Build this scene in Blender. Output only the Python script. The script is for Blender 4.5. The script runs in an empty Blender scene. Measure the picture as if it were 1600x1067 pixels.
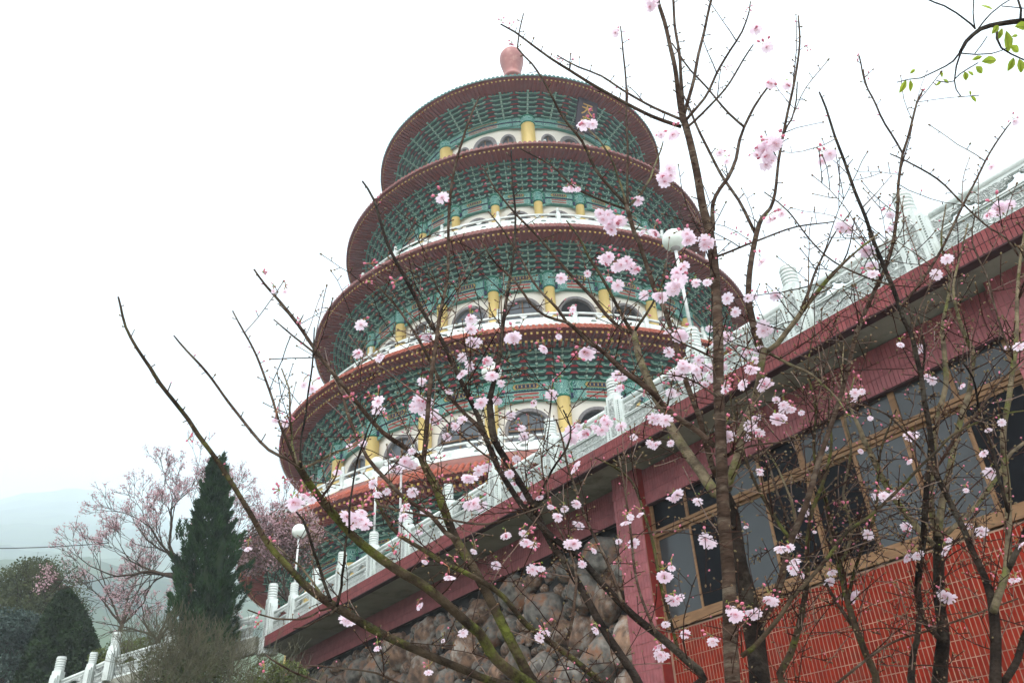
import bpy, bmesh, math, random
import numpy as np
from mathutils import Vector, Matrix

# ------------------------------------------------------------------ camera, light
F = 1297.7
PPX, PPY = 800.0, 533.5
CAM = np.array([0, 0, 1.6])
_U = np.array([679.2-PPX, -(-1568.5-PPY), -F]); _U /= np.linalg.norm(_U)
_Fw = np.array([0, 0, -1.0]); _Y = _Fw-(_Fw@_U)*_U; _Y /= np.linalg.norm(_Y)
_X = np.cross(_Y, _U)
MC = np.array([_X, _Y, _U])
scene = bpy.context.scene
COL = scene.collection
cam_d = bpy.data.cameras.new('camera'); cam = bpy.data.objects.new('camera', cam_d); COL.objects.link(cam)
m4 = Matrix([[*MC[0], 0], [*MC[1], 0], [*MC[2], CAM[2]], [0, 0, 0, 1]])
cam.matrix_world = m4
cam_d.sensor_width = 36; cam_d.lens = F/1600*36; cam_d.clip_end = 6000; cam_d.clip_start = .05
scene.camera = cam

world = bpy.data.worlds.new('World'); scene.world = world; world.use_nodes = True
wn = world.node_tree; wn.nodes.clear()
sky = wn.nodes.new('ShaderNodeTexSky'); sky.sky_type = 'NISHITA'; sky.sun_disc = False
SUN_EL, SUN_ROT = math.radians(58), math.radians(200)
sky.sun_elevation = SUN_EL; sky.sun_rotation = SUN_ROT; sky.dust_density = 5; sky.air_density = 1.0
hs = wn.nodes.new('ShaderNodeHueSaturation'); hs.inputs['Saturation'].default_value = .12
mixw = wn.nodes.new('ShaderNodeMix'); mixw.data_type = 'RGBA'; mixw.inputs[0].default_value = .86
mixw.inputs[7].default_value = (9.2, 9.7, 10.2, 1)      # even overcast veil over the clear sky
bg = wn.nodes.new('ShaderNodeBackground'); bg.inputs['Strength'].default_value = .15
wo = wn.nodes.new('ShaderNodeOutputWorld')
wn.links.new(sky.outputs[0], hs.inputs['Color']); wn.links.new(hs.outputs[0], mixw.inputs[6])
wn.links.new(mixw.outputs[2], bg.inputs['Color']); wn.links.new(bg.outputs[0], wo.inputs['Surface'])
sun_d = bpy.data.lights.new('sun', 'SUN'); sun_d.energy = 1.2; sun_d.angle = math.radians(25); sun_d.color = (1, .97, .93)
sun = bpy.data.objects.new('sun', sun_d); COL.objects.link(sun)
sd = Vector((math.cos(SUN_EL)*math.sin(SUN_ROT), math.cos(SUN_EL)*math.cos(SUN_ROT), math.sin(SUN_EL)))
sun.rotation_euler = sd.to_track_quat('Z', 'Y').to_euler()
vs = scene.view_settings; vs.view_transform = 'Standard'; vs.look = 'None'; vs.exposure = 1.02; vs.gamma = 1; vs.use_curve_mapping = False
scene.cycles.volume_bounces = 4
scene.cycles.volume_step_rate = 4
scene.cycles.max_bounces = 8

rnd = random.Random(7)
pi = math.pi

def ray(x, y):
    w = MC@np.array([x-PPX, -(y-PPY), -F]); return w/np.linalg.norm(w)
def PY(x, y, Y):
    """point seen in direction (x, y) standing Y metres in front of the photographer"""
    r = ray(x, y); return CAM+r*(Y/r[1])
def PD(x, y, d):
    r = ray(x, y); return CAM+r*d
def depth(P):
    return float(-((np.asarray(P)-CAM)@MC)[2])

# ------------------------------------------------------------------ materials
MATS = {}
def mat(name, col, rough=.6, col2=None, nscale=6.0, bump=0.0, bscale=40.0, metal=0.0, spec=.22, rand=0.0, detail=6.0,
        trans=0.0, stretch=None, wear=None, wscale=2.0):
    if name in MATS: return MATS[name]
    m = bpy.data.materials.new(name); m.use_nodes = True; nt = m.node_tree; N = nt.nodes; L = nt.links
    b = N['Principled BSDF']; b.inputs['Roughness'].default_value = rough; b.inputs['Metallic'].default_value = metal
    b.inputs['Specular IOR Level'].default_value = spec
    tc = N.new('ShaderNodeTexCoord'); src = tc.outputs['Object']
    if stretch:
        mp = N.new('ShaderNodeMapping'); mp.inputs['Scale'].default_value = stretch; L.new(src, mp.inputs['Vector']); src = mp.outputs[0]
    out = None
    if col2 is None: col2 = tuple(c*.72 for c in col)
    n = N.new('ShaderNodeTexNoise'); n.inputs['Scale'].default_value = nscale; n.inputs['Detail'].default_value = detail; L.new(src, n.inputs['Vector'])
    r = N.new('ShaderNodeValToRGB'); r.color_ramp.elements[0].position = .36; r.color_ramp.elements[1].position = .66
    r.color_ramp.elements[0].color = (*col2, 1); r.color_ramp.elements[1].color = (*col, 1)
    L.new(n.outputs[0], r.inputs[0]); out = r.outputs[0]
    if wear:
        n2 = N.new('ShaderNodeTexNoise'); n2.inputs['Scale'].default_value = wscale; n2.inputs['Detail'].default_value = 8; n2.inputs['Roughness'].default_value = .7; L.new(src, n2.inputs['Vector'])
        r2 = N.new('ShaderNodeValToRGB'); r2.color_ramp.elements[0].position = .5; r2.color_ramp.elements[1].position = .66
        mx = N.new('ShaderNodeMix'); mx.data_type = 'RGBA'; L.new(n2.outputs[0], r2.inputs[0]); L.new(r2.outputs[0], mx.inputs[0])
        L.new(out, mx.inputs[6]); mx.inputs[7].default_value = (*wear, 1); out = mx.outputs[2]
    if rand > 0:
        oi = N.new('ShaderNodeObjectInfo'); hv = N.new('ShaderNodeHueSaturation')
        mr = N.new('ShaderNodeMapRange'); mr.inputs[3].default_value = 1-rand; mr.inputs[4].default_value = 1+rand
        L.new(oi.outputs['Random'], mr.inputs[0]); L.new(mr.outputs[0], hv.inputs['Value']); L.new(out, hv.inputs['Color']); out = hv.outputs[0]
    L.new(out, b.inputs['Base Color'])
    if bump > 0:
        nb = N.new('ShaderNodeTexNoise'); nb.inputs['Scale'].default_value = bscale; nb.inputs['Detail'].default_value = 5; L.new(src, nb.inputs['Vector'])
        bp = N.new('ShaderNodeBump'); bp.inputs['Strength'].default_value = min(1, bump); bp.inputs['Distance'].default_value = .02; L.new(nb.outputs[0], bp.inputs['Height']); L.new(bp.outputs[0], b.inputs['Normal'])
    if trans > 0:
        t = N.new('ShaderNodeBsdfTranslucent'); L.new(out, t.inputs[0]); ms = N.new('ShaderNodeMixShader'); ms.inputs[0].default_value = trans
        L.new(b.outputs[0], ms.inputs[1]); L.new(t.outputs[0], ms.inputs[2]); L.new(ms.outputs[0], N['Material Output'].inputs[0])
    MATS[name] = m; return m

white_marble = mat('white_marble', (.62, .66, .63), .55, (.50, .545, .52), 3, .3, 60, wear=(.36, .40, .36), wscale=1.6)
def carved_marble():
    m = mat('carved_marble', (.76, .79, .76), .6, (.66, .70, .67), 3)
    nt = m.node_tree; N = nt.nodes; L = nt.links; b = N['Principled BSDF']
    tc = N.new('ShaderNodeTexCoord')
    n = N.new('ShaderNodeTexNoise'); n.inputs['Scale'].default_value = 9; n.inputs['Detail'].default_value = 1.5; n.inputs['Distortion'].default_value = 2.2
    L.new(tc.outputs['Object'], n.inputs['Vector'])
    mt = N.new('ShaderNodeMath'); mt.operation = 'MULTIPLY'; mt.inputs[1].default_value = 9; L.new(n.outputs[0], mt.inputs[0])
    sn = N.new('ShaderNodeMath'); sn.operation = 'SINE'; ml = N.new('ShaderNodeMath'); ml.operation = 'MULTIPLY'; ml.inputs[1].default_value = 3.0
    L.new(mt.outputs[0], ml.inputs[0]); L.new(ml.outputs[0], sn.inputs[0])
    bp = N.new('ShaderNodeBump'); bp.inputs['Strength'].default_value = 1; bp.inputs['Distance'].default_value = .03
    L.new(sn.outputs[0], bp.inputs['Height']); L.new(bp.outputs[0], b.inputs['Normal'])
    # darker tone in the grooves of the carving
    rp = N.new('ShaderNodeValToRGB'); rp.color_ramp.elements[0].position = .0; rp.color_ramp.elements[1].position = .16
    rp.color_ramp.elements[0].color = (.26, .31, .28, 1); rp.color_ramp.elements[1].color = (.62, .66, .63, 1)
    ad = N.new('ShaderNodeMapRange'); ad.inputs[1].default_value = -1; ad.inputs[2].default_value = 1; L.new(sn.outputs[0], ad.inputs[0])
    L.new(ad.outputs[0], rp.inputs[0]); L.new(rp.outputs[0], b.inputs['Base Color'])
    return m
carved = carved_marble()
marble_dark = mat('recess_shade_marble', (.20, .23, .21), .8)  # shade of recesses put into the colour, on raised plates and dots
rose_tile = mat('rose_tile', (.215, .054, .054), .55, (.15, .036, .038), 9, .2, 50, rand=.2, wear=(.12, .045, .045), wscale=1.1, spec=.12)
rose_tile_flat = mat('rose_tile_wall', (.27, .078, .084), .45, (.20, .055, .060), 5, .2, 50, spec=.3)
grout_dark = mat('dark_grout', (.05, .022, .024), .9)
red_tile = mat('red_tile', (.215, .014, .004), .55, (.145, .009, .003), 7, .12, 30, rand=.2, wear=(.13, .020, .010), wscale=1.3, spec=.06)
grout_pale = mat('pale_grout', (.36, .23, .16), .9, (.20, .12, .085), 2.5)
tile_edge = mat('deep_red_tile', (.20, .022, .018), .4)
soffit_grey = mat('grey_render', (.26, .26, .215), .9, (.20, .20, .165), 1.2, .1, wear=(.11, .10, .08), wscale=.8)
wood = mat('tan_window_frame', (.215, .118, .056), .6, (.15, .08, .038), 4, stretch=(1, 1, 6))
steel = mat('white_painted_steel', (.72, .74, .72), .4)
steel_grey = mat('grey_steel', (.36, .34, .33), .5)
globe_m = mat('opal_globe', (.68, .72, .66), .25, (.62, .66, .60), 2)
gold = mat('gold_column_paint', (.68, .50, .18), .35, (.58, .42, .13), 2, stretch=(1, 1, .3))
yellow = mat('gold_rafter_end', (.62, .37, .09), .5)
cream = mat('cream_wall', (.84, .79, .70), .8, (.74, .69, .60), .7, .1, 20)
dkred = mat('dark_red_paint', (.33, .045, .034), .6, (.24, .034, .026), 2, wear=(.30, .07, .055), wscale=.7)
redpanel = mat('red_panel', (.38, .022, .028), .6)
teal = mat('teal_paint', (.07, .28, .215), .6, (.045, .19, .145), 2)
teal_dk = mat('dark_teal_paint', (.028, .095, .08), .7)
pale_teal = mat('pale_green_edging', (.46, .64, .54), .6, (.26, .43, .36), 6)
navy = mat('navy_paint', (.014, .03, .085), .6)
bluegreen = mat('bright_green_paint', (.01, .20, .12), .5)
rosepaint = mat('rose_paint', (.42, .085, .065), .6)
goldpaint = mat('gold_paint', (.52, .33, .09), .5)
arch_grey = mat('grey_arch_frame', (.25, .23, .23), .7)
orange_tile = mat('orange_roof_tile', (.32, .078, .04), .5, (.24, .045, .024), 5, rand=.1)
rose_roof = mat('faded_red_roof_tile', (.25, .085, .07), .5, (.17, .055, .048), 4)
brown_roof = mat('brown_red_roof', (.20, .075, .058), .6, (.15, .05, .04), 1.5)
teal_roof = mat('teal_roof_tile', (.04, .13, .11), .5)
finial_m = mat('rose_finial', (.34, .125, .11), .45, (.27, .095, .085), .7, wear=(.42, .2, .17), wscale=.9)
def swirl_paint():
    """turquoise beam ground with fine painted scrollwork"""
    m = mat('turquoise_scroll_paint', (.12, .38, .33), .6)
    nt = m.node_tree; N = nt.nodes; L = nt.links; b = N['Principled BSDF']; tc = N.new('ShaderNodeTexCoord')
    v = N.new('ShaderNodeTexVoronoi'); v.inputs['Scale'].default_value = 3.2; v.feature = 'F1'; L.new(tc.outputs['Object'], v.inputs['Vector'])
    mt = N.new('ShaderNodeMath'); mt.operation = 'MULTIPLY'; mt.inputs[1].default_value = 34; L.new(v.outputs['Distance'], mt.inputs[0])
    sn = N.new('ShaderNodeMath'); sn.operation = 'SINE'; L.new(mt.outputs[0], sn.inputs[0])
    rp = N.new('ShaderNodeValToRGB'); e = rp.color_ramp.elements; e[0].position = .0; e[0].color = (.02, .085, .10, 1); e[1].position = .35; e[1].color = (.10, .34, .29, 1)
    e2 = e.new(.8); e2.color = (.13, .40, .34, 1); e3 = e.new(.97); e3.color = (.42, .60, .50, 1)
    mr = N.new('ShaderNodeMapRange'); mr.inputs[1].default_value = -1; mr.inputs[2].default_value = 1; L.new(sn.outputs[0], mr.inputs[0]); L.new(mr.outputs[0], rp.inputs[0])
    L.new(rp.outputs[0], b.inputs['Base Color']); return m
swirl = swirl_paint()
bark = mat('brown_bark', (.070, .045, .032), .85, (.028, .018, .013), 14, .5, 40, stretch=(1, 1, 3), wear=(.12, .095, .07), wscale=9, spec=.06)
bark_moss = mat('mossy_bark', (.066, .048, .030), .9, (.020, .015, .011), 16, .8, 60, wear=(.085, .095, .020), wscale=14, spec=.06)
bark_black = mat('dark_wet_bark', (.028, .020, .015), .85, (.008, .006, .005), 16, .8, 60, wear=(.055, .046, .034), wscale=7, spec=.08)
bark_grey = mat('pale_grey_bark', (.17, .135, .085), .85, (.06, .046, .032), 18, .8, 60, wear=(.11, .12, .035), wscale=10, spec=.06)
twig_m = mat('twig_bark', (.050, .024, .017), .85, (.018, .010, .008), 30, spec=.06)
shrub_bark = mat('olive_grey_twig', (.12, .115, .07), .85, (.06, .055, .036), 4)
twig_pale = mat('pale_twig_bark', (.17, .11, .08), .8, (.07, .045, .035), 30)
bud_pink = mat('pink_bud', (.60, .20, .27), .6, (.46, .12, .17), 60)
bud_brown = mat('bud_scale', (.16, .085, .05), .7, (.12, .10, .045), 60)
leaf_young = mat('young_leaf', (.30, .42, .06), .5, (.20, .30, .05), 40, trans=.45)
leaf_zelk = mat('bright_green_leaf', (.40, .48, .06), .5, (.26, .36, .04), 30, trans=.55)
stalk = mat('flower_stalk', (.22, .26, .08), .6, (.34, .10, .08), 50)
def petal_material():
    m = bpy.data.materials.new('pink_petal'); m.use_nodes = True; nt = m.node_tree; N = nt.nodes; L = nt.links
    b = N['Principled BSDF']; b.inputs['Roughness'].default_value = .8; b.inputs['Specular IOR Level'].default_value = .1
    tc = N.new('ShaderNodeTexCoord'); ln = N.new('ShaderNodeVectorMath'); ln.operation = 'LENGTH'; L.new(tc.outputs['Object'], ln.inputs[0])
    rp = N.new('ShaderNodeValToRGB'); e = rp.color_ramp.elements
    e[0].position = .0; e[0].color = (.72, .22, .32, 1); e[1].position = 1; e[1].color = (.90, .76, .86, 1)
    e2 = e.new(.13); e2.color = (.88, .50, .62, 1); e3 = e.new(.36); e3.color = (.93, .74, .85, 1)
    L.new(ln.outputs['Value'], rp.inputs[0])
    n = N.new('ShaderNodeTexNoise'); n.inputs['Scale'].default_value = 3; L.new(tc.outputs['Object'], n.inputs['Vector'])
    oi = N.new('ShaderNodeObjectInfo'); mx = N.new('ShaderNodeMix'); mx.data_type = 'RGBA'; mx.inputs[7].default_value = (.92, .82, .90, 1)
    ml = N.new('ShaderNodeMath'); ml.operation = 'MULTIPLY'; ml.inputs[1].default_value = .6; L.new(oi.outputs['Random'], ml.inputs[0]); L.new(ml.outputs[0], mx.inputs[0])
    L.new(rp.outputs[0], mx.inputs[6]); L.new(mx.outputs[2], b.inputs['Base Color'])
    t = N.new('ShaderNodeBsdfTranslucent'); L.new(mx.outputs[2], t.inputs[0]); ms = N.new('ShaderNodeMixShader'); ms.inputs[0].default_value = .38
    L.new(b.outputs[0], ms.inputs[1]); L.new(t.outputs[0], ms.inputs[2]); L.new(ms.outputs[0], N['Material Output'].inputs[0])
    return m
petal = petal_material()
petal_far = mat('far_pink_petal', (.64, .46, .48), .8, (.46, .26, .29), 3, trans=.3)
stamen = mat('stamen', (.62, .30, .10), .6, (.50, .12, .12), 60)
def glass(name, col, rough=.04, bump=0.):
    m = mat(name, col, rough, tuple(c*.8 for c in col), .8, spec=.4)
    if bump:
        nt = m.node_tree; N = nt.nodes; L = nt.links
        nb = N.new('ShaderNodeTexNoise'); nb.inputs['Scale'].default_value = 1.5; bp = N.new('ShaderNodeBump'); bp.inputs['Strength'].default_value = bump; bp.inputs['Distance'].default_value = .02
        L.new(nb.outputs[0], bp.inputs['Height']); L.new(bp.outputs[0], N['Principled BSDF'].inputs['Normal'])
    return m
pane_grey = glass('sky_grey_glass', (.036, .040, .042), .22); pane_grey.node_tree.nodes['Principled BSDF'].inputs['Specular IOR Level'].default_value = .35  # grey base colour stands for sky reflected in the pane
pane_black = glass('dark_glass', (.003, .0035, .005), .10, .1); pane_black.node_tree.nodes['Principled BSDF'].inputs['Specular IOR Level'].default_value = .05  # black base colour stands for the dark room behind the pane
pane_tower = glass('tower_glass', (.075, .09, .105), .2)
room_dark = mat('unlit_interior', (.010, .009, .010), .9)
stone_m = mat('boulder_stone', (.20, .185, .16), .85, (.055, .05, .045), 2.4, 1, 7, rand=.35, wear=(.19, .085, .045), wscale=1.1)
stone_b = mat('brown_boulder_stone', (.23, .135, .085), .85, (.07, .046, .034), 2.4, 1, 7, rand=.35, wear=(.24, .225, .2), wscale=1.4)
mortar = mat('grey_mortar', (.045, .042, .04), .95, (.022, .02, .02), 3, .8, 8)
conifer_g = mat('dark_conifer_green', (.030, .075, .020), .8, (.005, .020, .008), 1.6, rand=.0, trans=.12)
topiary_g = mat('topiary_green', (.024, .050, .014), .8, (.007, .017, .006), 1.6, trans=.1)
olive_g = mat('olive_green_leaf', (.085, .095, .035), .8, (.04, .055, .022), .8, trans=.2)
blue_g = mat('bluish_green_leaf', (.05, .085, .065), .5, (.018, .034, .03), 1.5, trans=.1)
lime_g = mat('yellow_green_leaf', (.14, .17, .04), .8, (.07, .09, .025), 1.5, trans=.2)
moss_g = mat('moss', (.10, .13, .03), .95, (.05, .07, .02), 3)
grass_m = mat('grass_ground', (.055, .075, .025), .95, (.07, .055, .035), .5, .5, 8)
hill_m = mat('wooded_hillside', (.085, .13, .05), .95, (.012, .04, .03), .010, detail=12)
wire_m = mat('cable', (.03, .03, .03), .7)
paving = mat('grey_paving', (.28, .28, .26), .9)

# ------------------------------------------------------------------ mesh builder
class MB:
    def __init__(s): s.v = []; s.f = []; s.m = []; s.mats = []; s.smooth = []
    def mi(s, m):
        if m not in s.mats: s.mats.append(m)
        return s.mats.index(m)
    def add(s, vs, fs, m, smooth=False):
        o = len(s.v); s.v.extend([tuple(map(float, v)) for v in vs]); k = s.mi(m)
        for f in fs: s.f.append(tuple(i+o for i in f)); s.m.append(k); s.smooth.append(smooth)
    def box(s, c, ax, ay, az, m):
        """centre and three half-axis vectors"""
        c = np.array(c, float); ax = np.array(ax, float); ay = np.array(ay, float); az = np.array(az, float)
        vs = [c+i*ax+j*ay+k*az for k in (-1, 1) for j in (-1, 1) for i in (-1, 1)]
        s.add(vs, [(0, 2, 3, 1), (4, 5, 7, 6), (0, 1, 5, 4), (2, 6, 7, 3), (0, 4, 6, 2), (1, 3, 7, 5)], m)
    def tube(s, pts, rad, m, n=6, cap=True):
        pts = [np.array(p, float) for p in pts]; k = len(pts)
        if k < 2: return
        vs = []; fs = []; t0 = pts[1]-pts[0]; u = np.cross(t0, [.31, .2, .93])
        if np.linalg.norm(u) < 1e-9: u = np.cross(t0, [1, 0, 0])
        for i in range(k):
            t = pts[min(i+1, k-1)]-pts[max(i-1, 0)]; nt_ = np.linalg.norm(t); t = t/nt_ if nt_ > 1e-9 else np.array([0, 0, 1.])
            u = u-(u@t)*t; u /= max(np.linalg.norm(u), 1e-9); w = np.cross(t, u)
            for j in range(n):
                a = 2*pi*j/n; vs.append(pts[i]+rad[i]*(math.cos(a)*u+math.sin(a)*w))
        for i in range(k-1):
            for j in range(n):
                a, b = i*n+j, i*n+(j+1) % n; fs.append((a, b, b+n, a+n))
        if cap: fs.append(tuple(range(n))[::-1]); fs.append(tuple(range((k-1)*n, k*n)))
        s.add(vs, fs, m, True)
    def lathe(s, prof, m, n=24, c=(0, 0, 0), a0=0, a1=2*pi, closed=True, smooth=True):
        """prof: (radius, z) list turned round the z axis through c"""
        vs = []; fs = []; k = len(prof); full = abs(a1-a0-2*pi) < 1e-6
        nn = n if full else n+1
        for j in range(nn):
            a = a0+(a1-a0)*j/n
            for r, z in prof: vs.append((c[0]+r*math.sin(a), c[1]-r*math.cos(a), c[2]+z))
        for j in range(n):
            j2 = (j+1) % nn
            for i in range(k-1): fs.append((j*k+i, j2*k+i, j2*k+i+1, j*k+i+1))
        s.add(vs, fs, m, smooth)
    def prism(s, poly, c, ux, uy, un, m, d):
        """flat outline poly (u, v) at c spanned by ux, uy, thickness d along un"""
        c = np.array(c, float); n = len(poly); ux = np.array(ux); uy = np.array(uy); un = np.array(un)
        a = [c+u*ux+v*uy for u, v in poly]; b = [p+d*un for p in a]
        s.add(a+b, [tuple(range(n))[::-1], tuple(range(n, 2*n))]+[(i, (i+1) % n, (i+1) % n+n, i+n) for i in range(n)], m)
    def mesh(s, name):
        me = bpy.data.meshes.new(name); me.from_pydata(s.v, [], s.f)
        for m in s.mats: me.materials.append(m)
        me.polygons.foreach_set('material_index', s.m); me.polygons.foreach_set('use_smooth', s.smooth)
        me.update(); return me
    def build(s, name, parent=None, loc=None):
        o = bpy.data.objects.new(name, s.mesh(name)); COL.objects.link(o)
        if parent is not None: o.parent = parent
        if loc is not None: o.location = loc
        return o
def tag(o, label=None, cat=None, group=None, kind=None):
    if label: o['label'] = label
    if cat: o['category'] = cat
    if group: o['group'] = group
    if kind: o['kind'] = kind
    return o
def thing(name, label, cat, loc=(0, 0, 0), rotz=0, group=None):
    o = bpy.data.objects.new(name, None); COL.objects.link(o); o.location = loc; o.rotation_euler = (0, 0, rotz); o.empty_display_size = .2
    return tag(o, label, cat, group)
def inst(name, me, parent, loc=(0, 0, 0), rot=(0, 0, 0), scale=None, m=None):
    o = bpy.data.objects.new(name, me); COL.objects.link(o); o.parent = parent; o.location = loc; o.rotation_euler = rot
    if scale is not None: o.scale = scale
    return o

# ================================================================== GROUND, HILLS
def ground_z(x, y):
    if y < 5: base = 0.0
    elif y < 24: base = (y-5)/19*5.4
    else: base = 5.4+min((y-24)/60, 1)*1.5
    k = 1/(1+math.exp(-(-x-1-(y*.12))*.5))         # the bank rises on the left, the yard stays low by the hall
    return base*k + (1-k)*min(base, max(0, (y-9)*.02))
def build_ground():
    b = MB(); xs = list(np.linspace(-60, 60, 49)); ys = list(np.concatenate([np.linspace(-40, 0, 5), np.linspace(1, 60, 60)]))
    vs = [(x, y, ground_z(x, y)+.05*math.sin(x*1.7+y)+.04*math.sin(y*2.3)) for y in ys for x in xs]; n = len(xs)
    fs = [(j*n+i, j*n+i+1, (j+1)*n+i+1, (j+1)*n+i) for j in range(len(ys)-1) for i in range(n-1)]
    b.add(vs, fs, grass_m, True); return tag(b.build('ground'), kind='structure')
build_ground()
def build_far_ground():
    b = MB()
    R = 2600
    b.add([(-R, -R, -1.5), (R, -R, -1.5), (R, R, -1.5), (-R, R, -1.5)], [(0, 1, 2, 3)], grass_m); return tag(b.build('far_ground'), kind='structure')
build_far_ground()
def hills():
    from mathutils import noise
    b = MB(); na, nr = 200, 90; vs = []; fs = []
    for i in range(na):
        a = math.radians(-75+150*i/(na-1))
        for j in range(nr):
            t = j/(nr-1); r = 300+t**1.3*2900
            el = math.radians(10.5+(9.2+2.4*noise.noise(Vector((a*7, 3, 1)))+1.0*noise.noise(Vector((a*23, 3, 7))))*t**.5)
            h = r*math.tan(el)*(1 if t > 0 else 0)
            h += (26*noise.noise(Vector((math.sin(a)*r*.005, math.cos(a)*r*.005, 1)))+9*noise.noise(Vector((math.sin(a)*r*.025, math.cos(a)*r*.025, 5)))+6*abs(noise.noise(Vector((math.sin(a)*r*.09, math.cos(a)*r*.09, 9)))))*min(1, t*9+.2)
            if j == 0: h = -4
            vs.append((math.sin(a)*r, math.cos(a)*r, h))
    for i in range(na-1):
        for j in range(nr-1): fs.append((i*nr+j, (i+1)*nr+j, (i+1)*nr+j+1, i*nr+j+1))
    b.add(vs, fs, hill_m, True); return tag(b.build('hills'), kind='structure')
hills()

pave_m = mat('pale_concrete_paving', (.46, .45, .42), .8, (.36, .35, .33), .6, .2, 12)
def paved():
    b = MB(); b.add([(-9, -30, .07), (30, -30, .07), (30, 8, .07), (-5, 8, .07), (-9, 4, .07)], [(0, 1, 2, 3, 4)], pave_m); tag(b.build('bounce_paving'), kind='structure')  # unseen pale paving added to bounce light up under eaves and trees
    b = MB(); b.lathe([(0, 7.6), (25.5, 7.6), (26, 7.55), (26, -1)], pave_m, 96, (2, 62, 0)); tag(b.build('bounce_terrace'), kind='structure')  # hidden pale floor added to bounce light onto the tower undersides
paved()

# ================================================================== PAGODA
DT, AZT = 60.0, .02803
TC = np.array([DT*math.sin(AZT), DT*math.cos(AZT), 0])
tower = thing('pagoda', 'tall round five-tiered temple tower with red eaves, green brackets and gold columns', 'pagoda', TC, -AZT)
# local frame of the tower: angle t from the side that faces the photographer; t>0 to the right; point (r sin t, -r cos t)
VIS = math.radians(125)
def rafters(Re, Ri, z, zi, pitch, two, name):
    n = int(2*pi*Re/pitch); b = MB(); g = MB(); k = MB()
    for i in range(n):
        a = 2*pi*i/n; er = np.array([math.sin(a), -math.cos(a), 0]); et = np.array([math.cos(a), math.sin(a), 0])
        r0, r1 = Ri-.25, Re-.22; z0, z1 = zi-.02, z-.14
        c = er*(r0+r1)/2+[0, 0, (z0+z1)/2]
        ax = (er*(r1-r0)+[0, 0, z1-z0])/2
        b.box(c, ax, et*.065, (0, 0, .07), dkred)
        g.box(er*(r1+.012)+[0, 0, z1], er*.014, et*.066, (0, 0, .068), yellow)
        if two:
            r2 = Re-.72; c = er*(r0+r2)/2+[0, 0, (z0+z1)/2-.22]
            b.box(c, er*(r2-r0)/2+[0, 0, (z1-z0)/2], et*.07, (0, 0, .08), dkred)
            g.box(er*(r2+.012)+[0, 0, z1-.24], er*.014, et*.075, (0, 0, .075), yellow)
    o = b.build(name, tower); tag(o, kind='stuff'); o = g.build('rafter_end', tower); tag(o, kind='stuff')
def roof_cover(Re, z, rin, zin, pitch, m, mtop, flat=None):
    b = MB(); n = int(2*pi*Re/pitch)
    # eave board and underside
    b.lathe([(Re-.16, -.02), (Re-.16, .06), (Re-.02, .08), (Re-.02, .14)], dkred, 180, (0, 0, z))
    b.build('eave_board', tower)
    b = MB(); b.lathe([(Re-.02, z+.10), (rin, zin)], mtop, 180, smooth=True); b.build('roof', tower)
    b = MB()
    for i in range(n):
        a = 2*pi*(i+.5)/n; er = np.array([math.sin(a), -math.cos(a), 0]); et = np.array([math.cos(a), math.sin(a), 0])
        rr = flat if flat else rin; t = (Re-rr)/(Re-rin); zz = z+.12+(zin-z)*t
        p0 = er*(Re+.03)+[0, 0, z+.12]; p1 = er*rr+[0, 0, zz]; up = np.array([0, 0, 1.])
        w = .36*pitch; vs = []
        for p in (p0, p1):
            for q in range(6):
                th = pi*q/5; vs.append(p+et*w*math.cos(th)+up*w*math.sin(th)*1.1)
        fs = [(q, q+1, q+7, q+6) for q in range(5)]
        b.add(vs, fs, m, True)
        # round tile end
        b.add([p0+er*.015+et*w*math.cos(2*pi*q/8)+up*(w*math.sin(2*pi*q/8)+.01) for q in range(8)], [tuple(range(8))], m)
        # drip tile between
        a2 = 2*pi*i/n; er2 = np.array([math.sin(a2), -math.cos(a2), 0]); et2 = np.array([math.cos(a2), math.sin(a2), 0]); p = er2*(Re+.02)+[0, 0, z+.10]
        b.add([p-et2*w+up*.03, p+et2*w+up*.03, p+et2*w*.5-up*.09, p-up*.13, p-et2*w*.5-up*.09], [(0, 4, 3, 2, 1)], m)
    tag(b.build('roof_tile', tower), kind='stuff')

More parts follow.
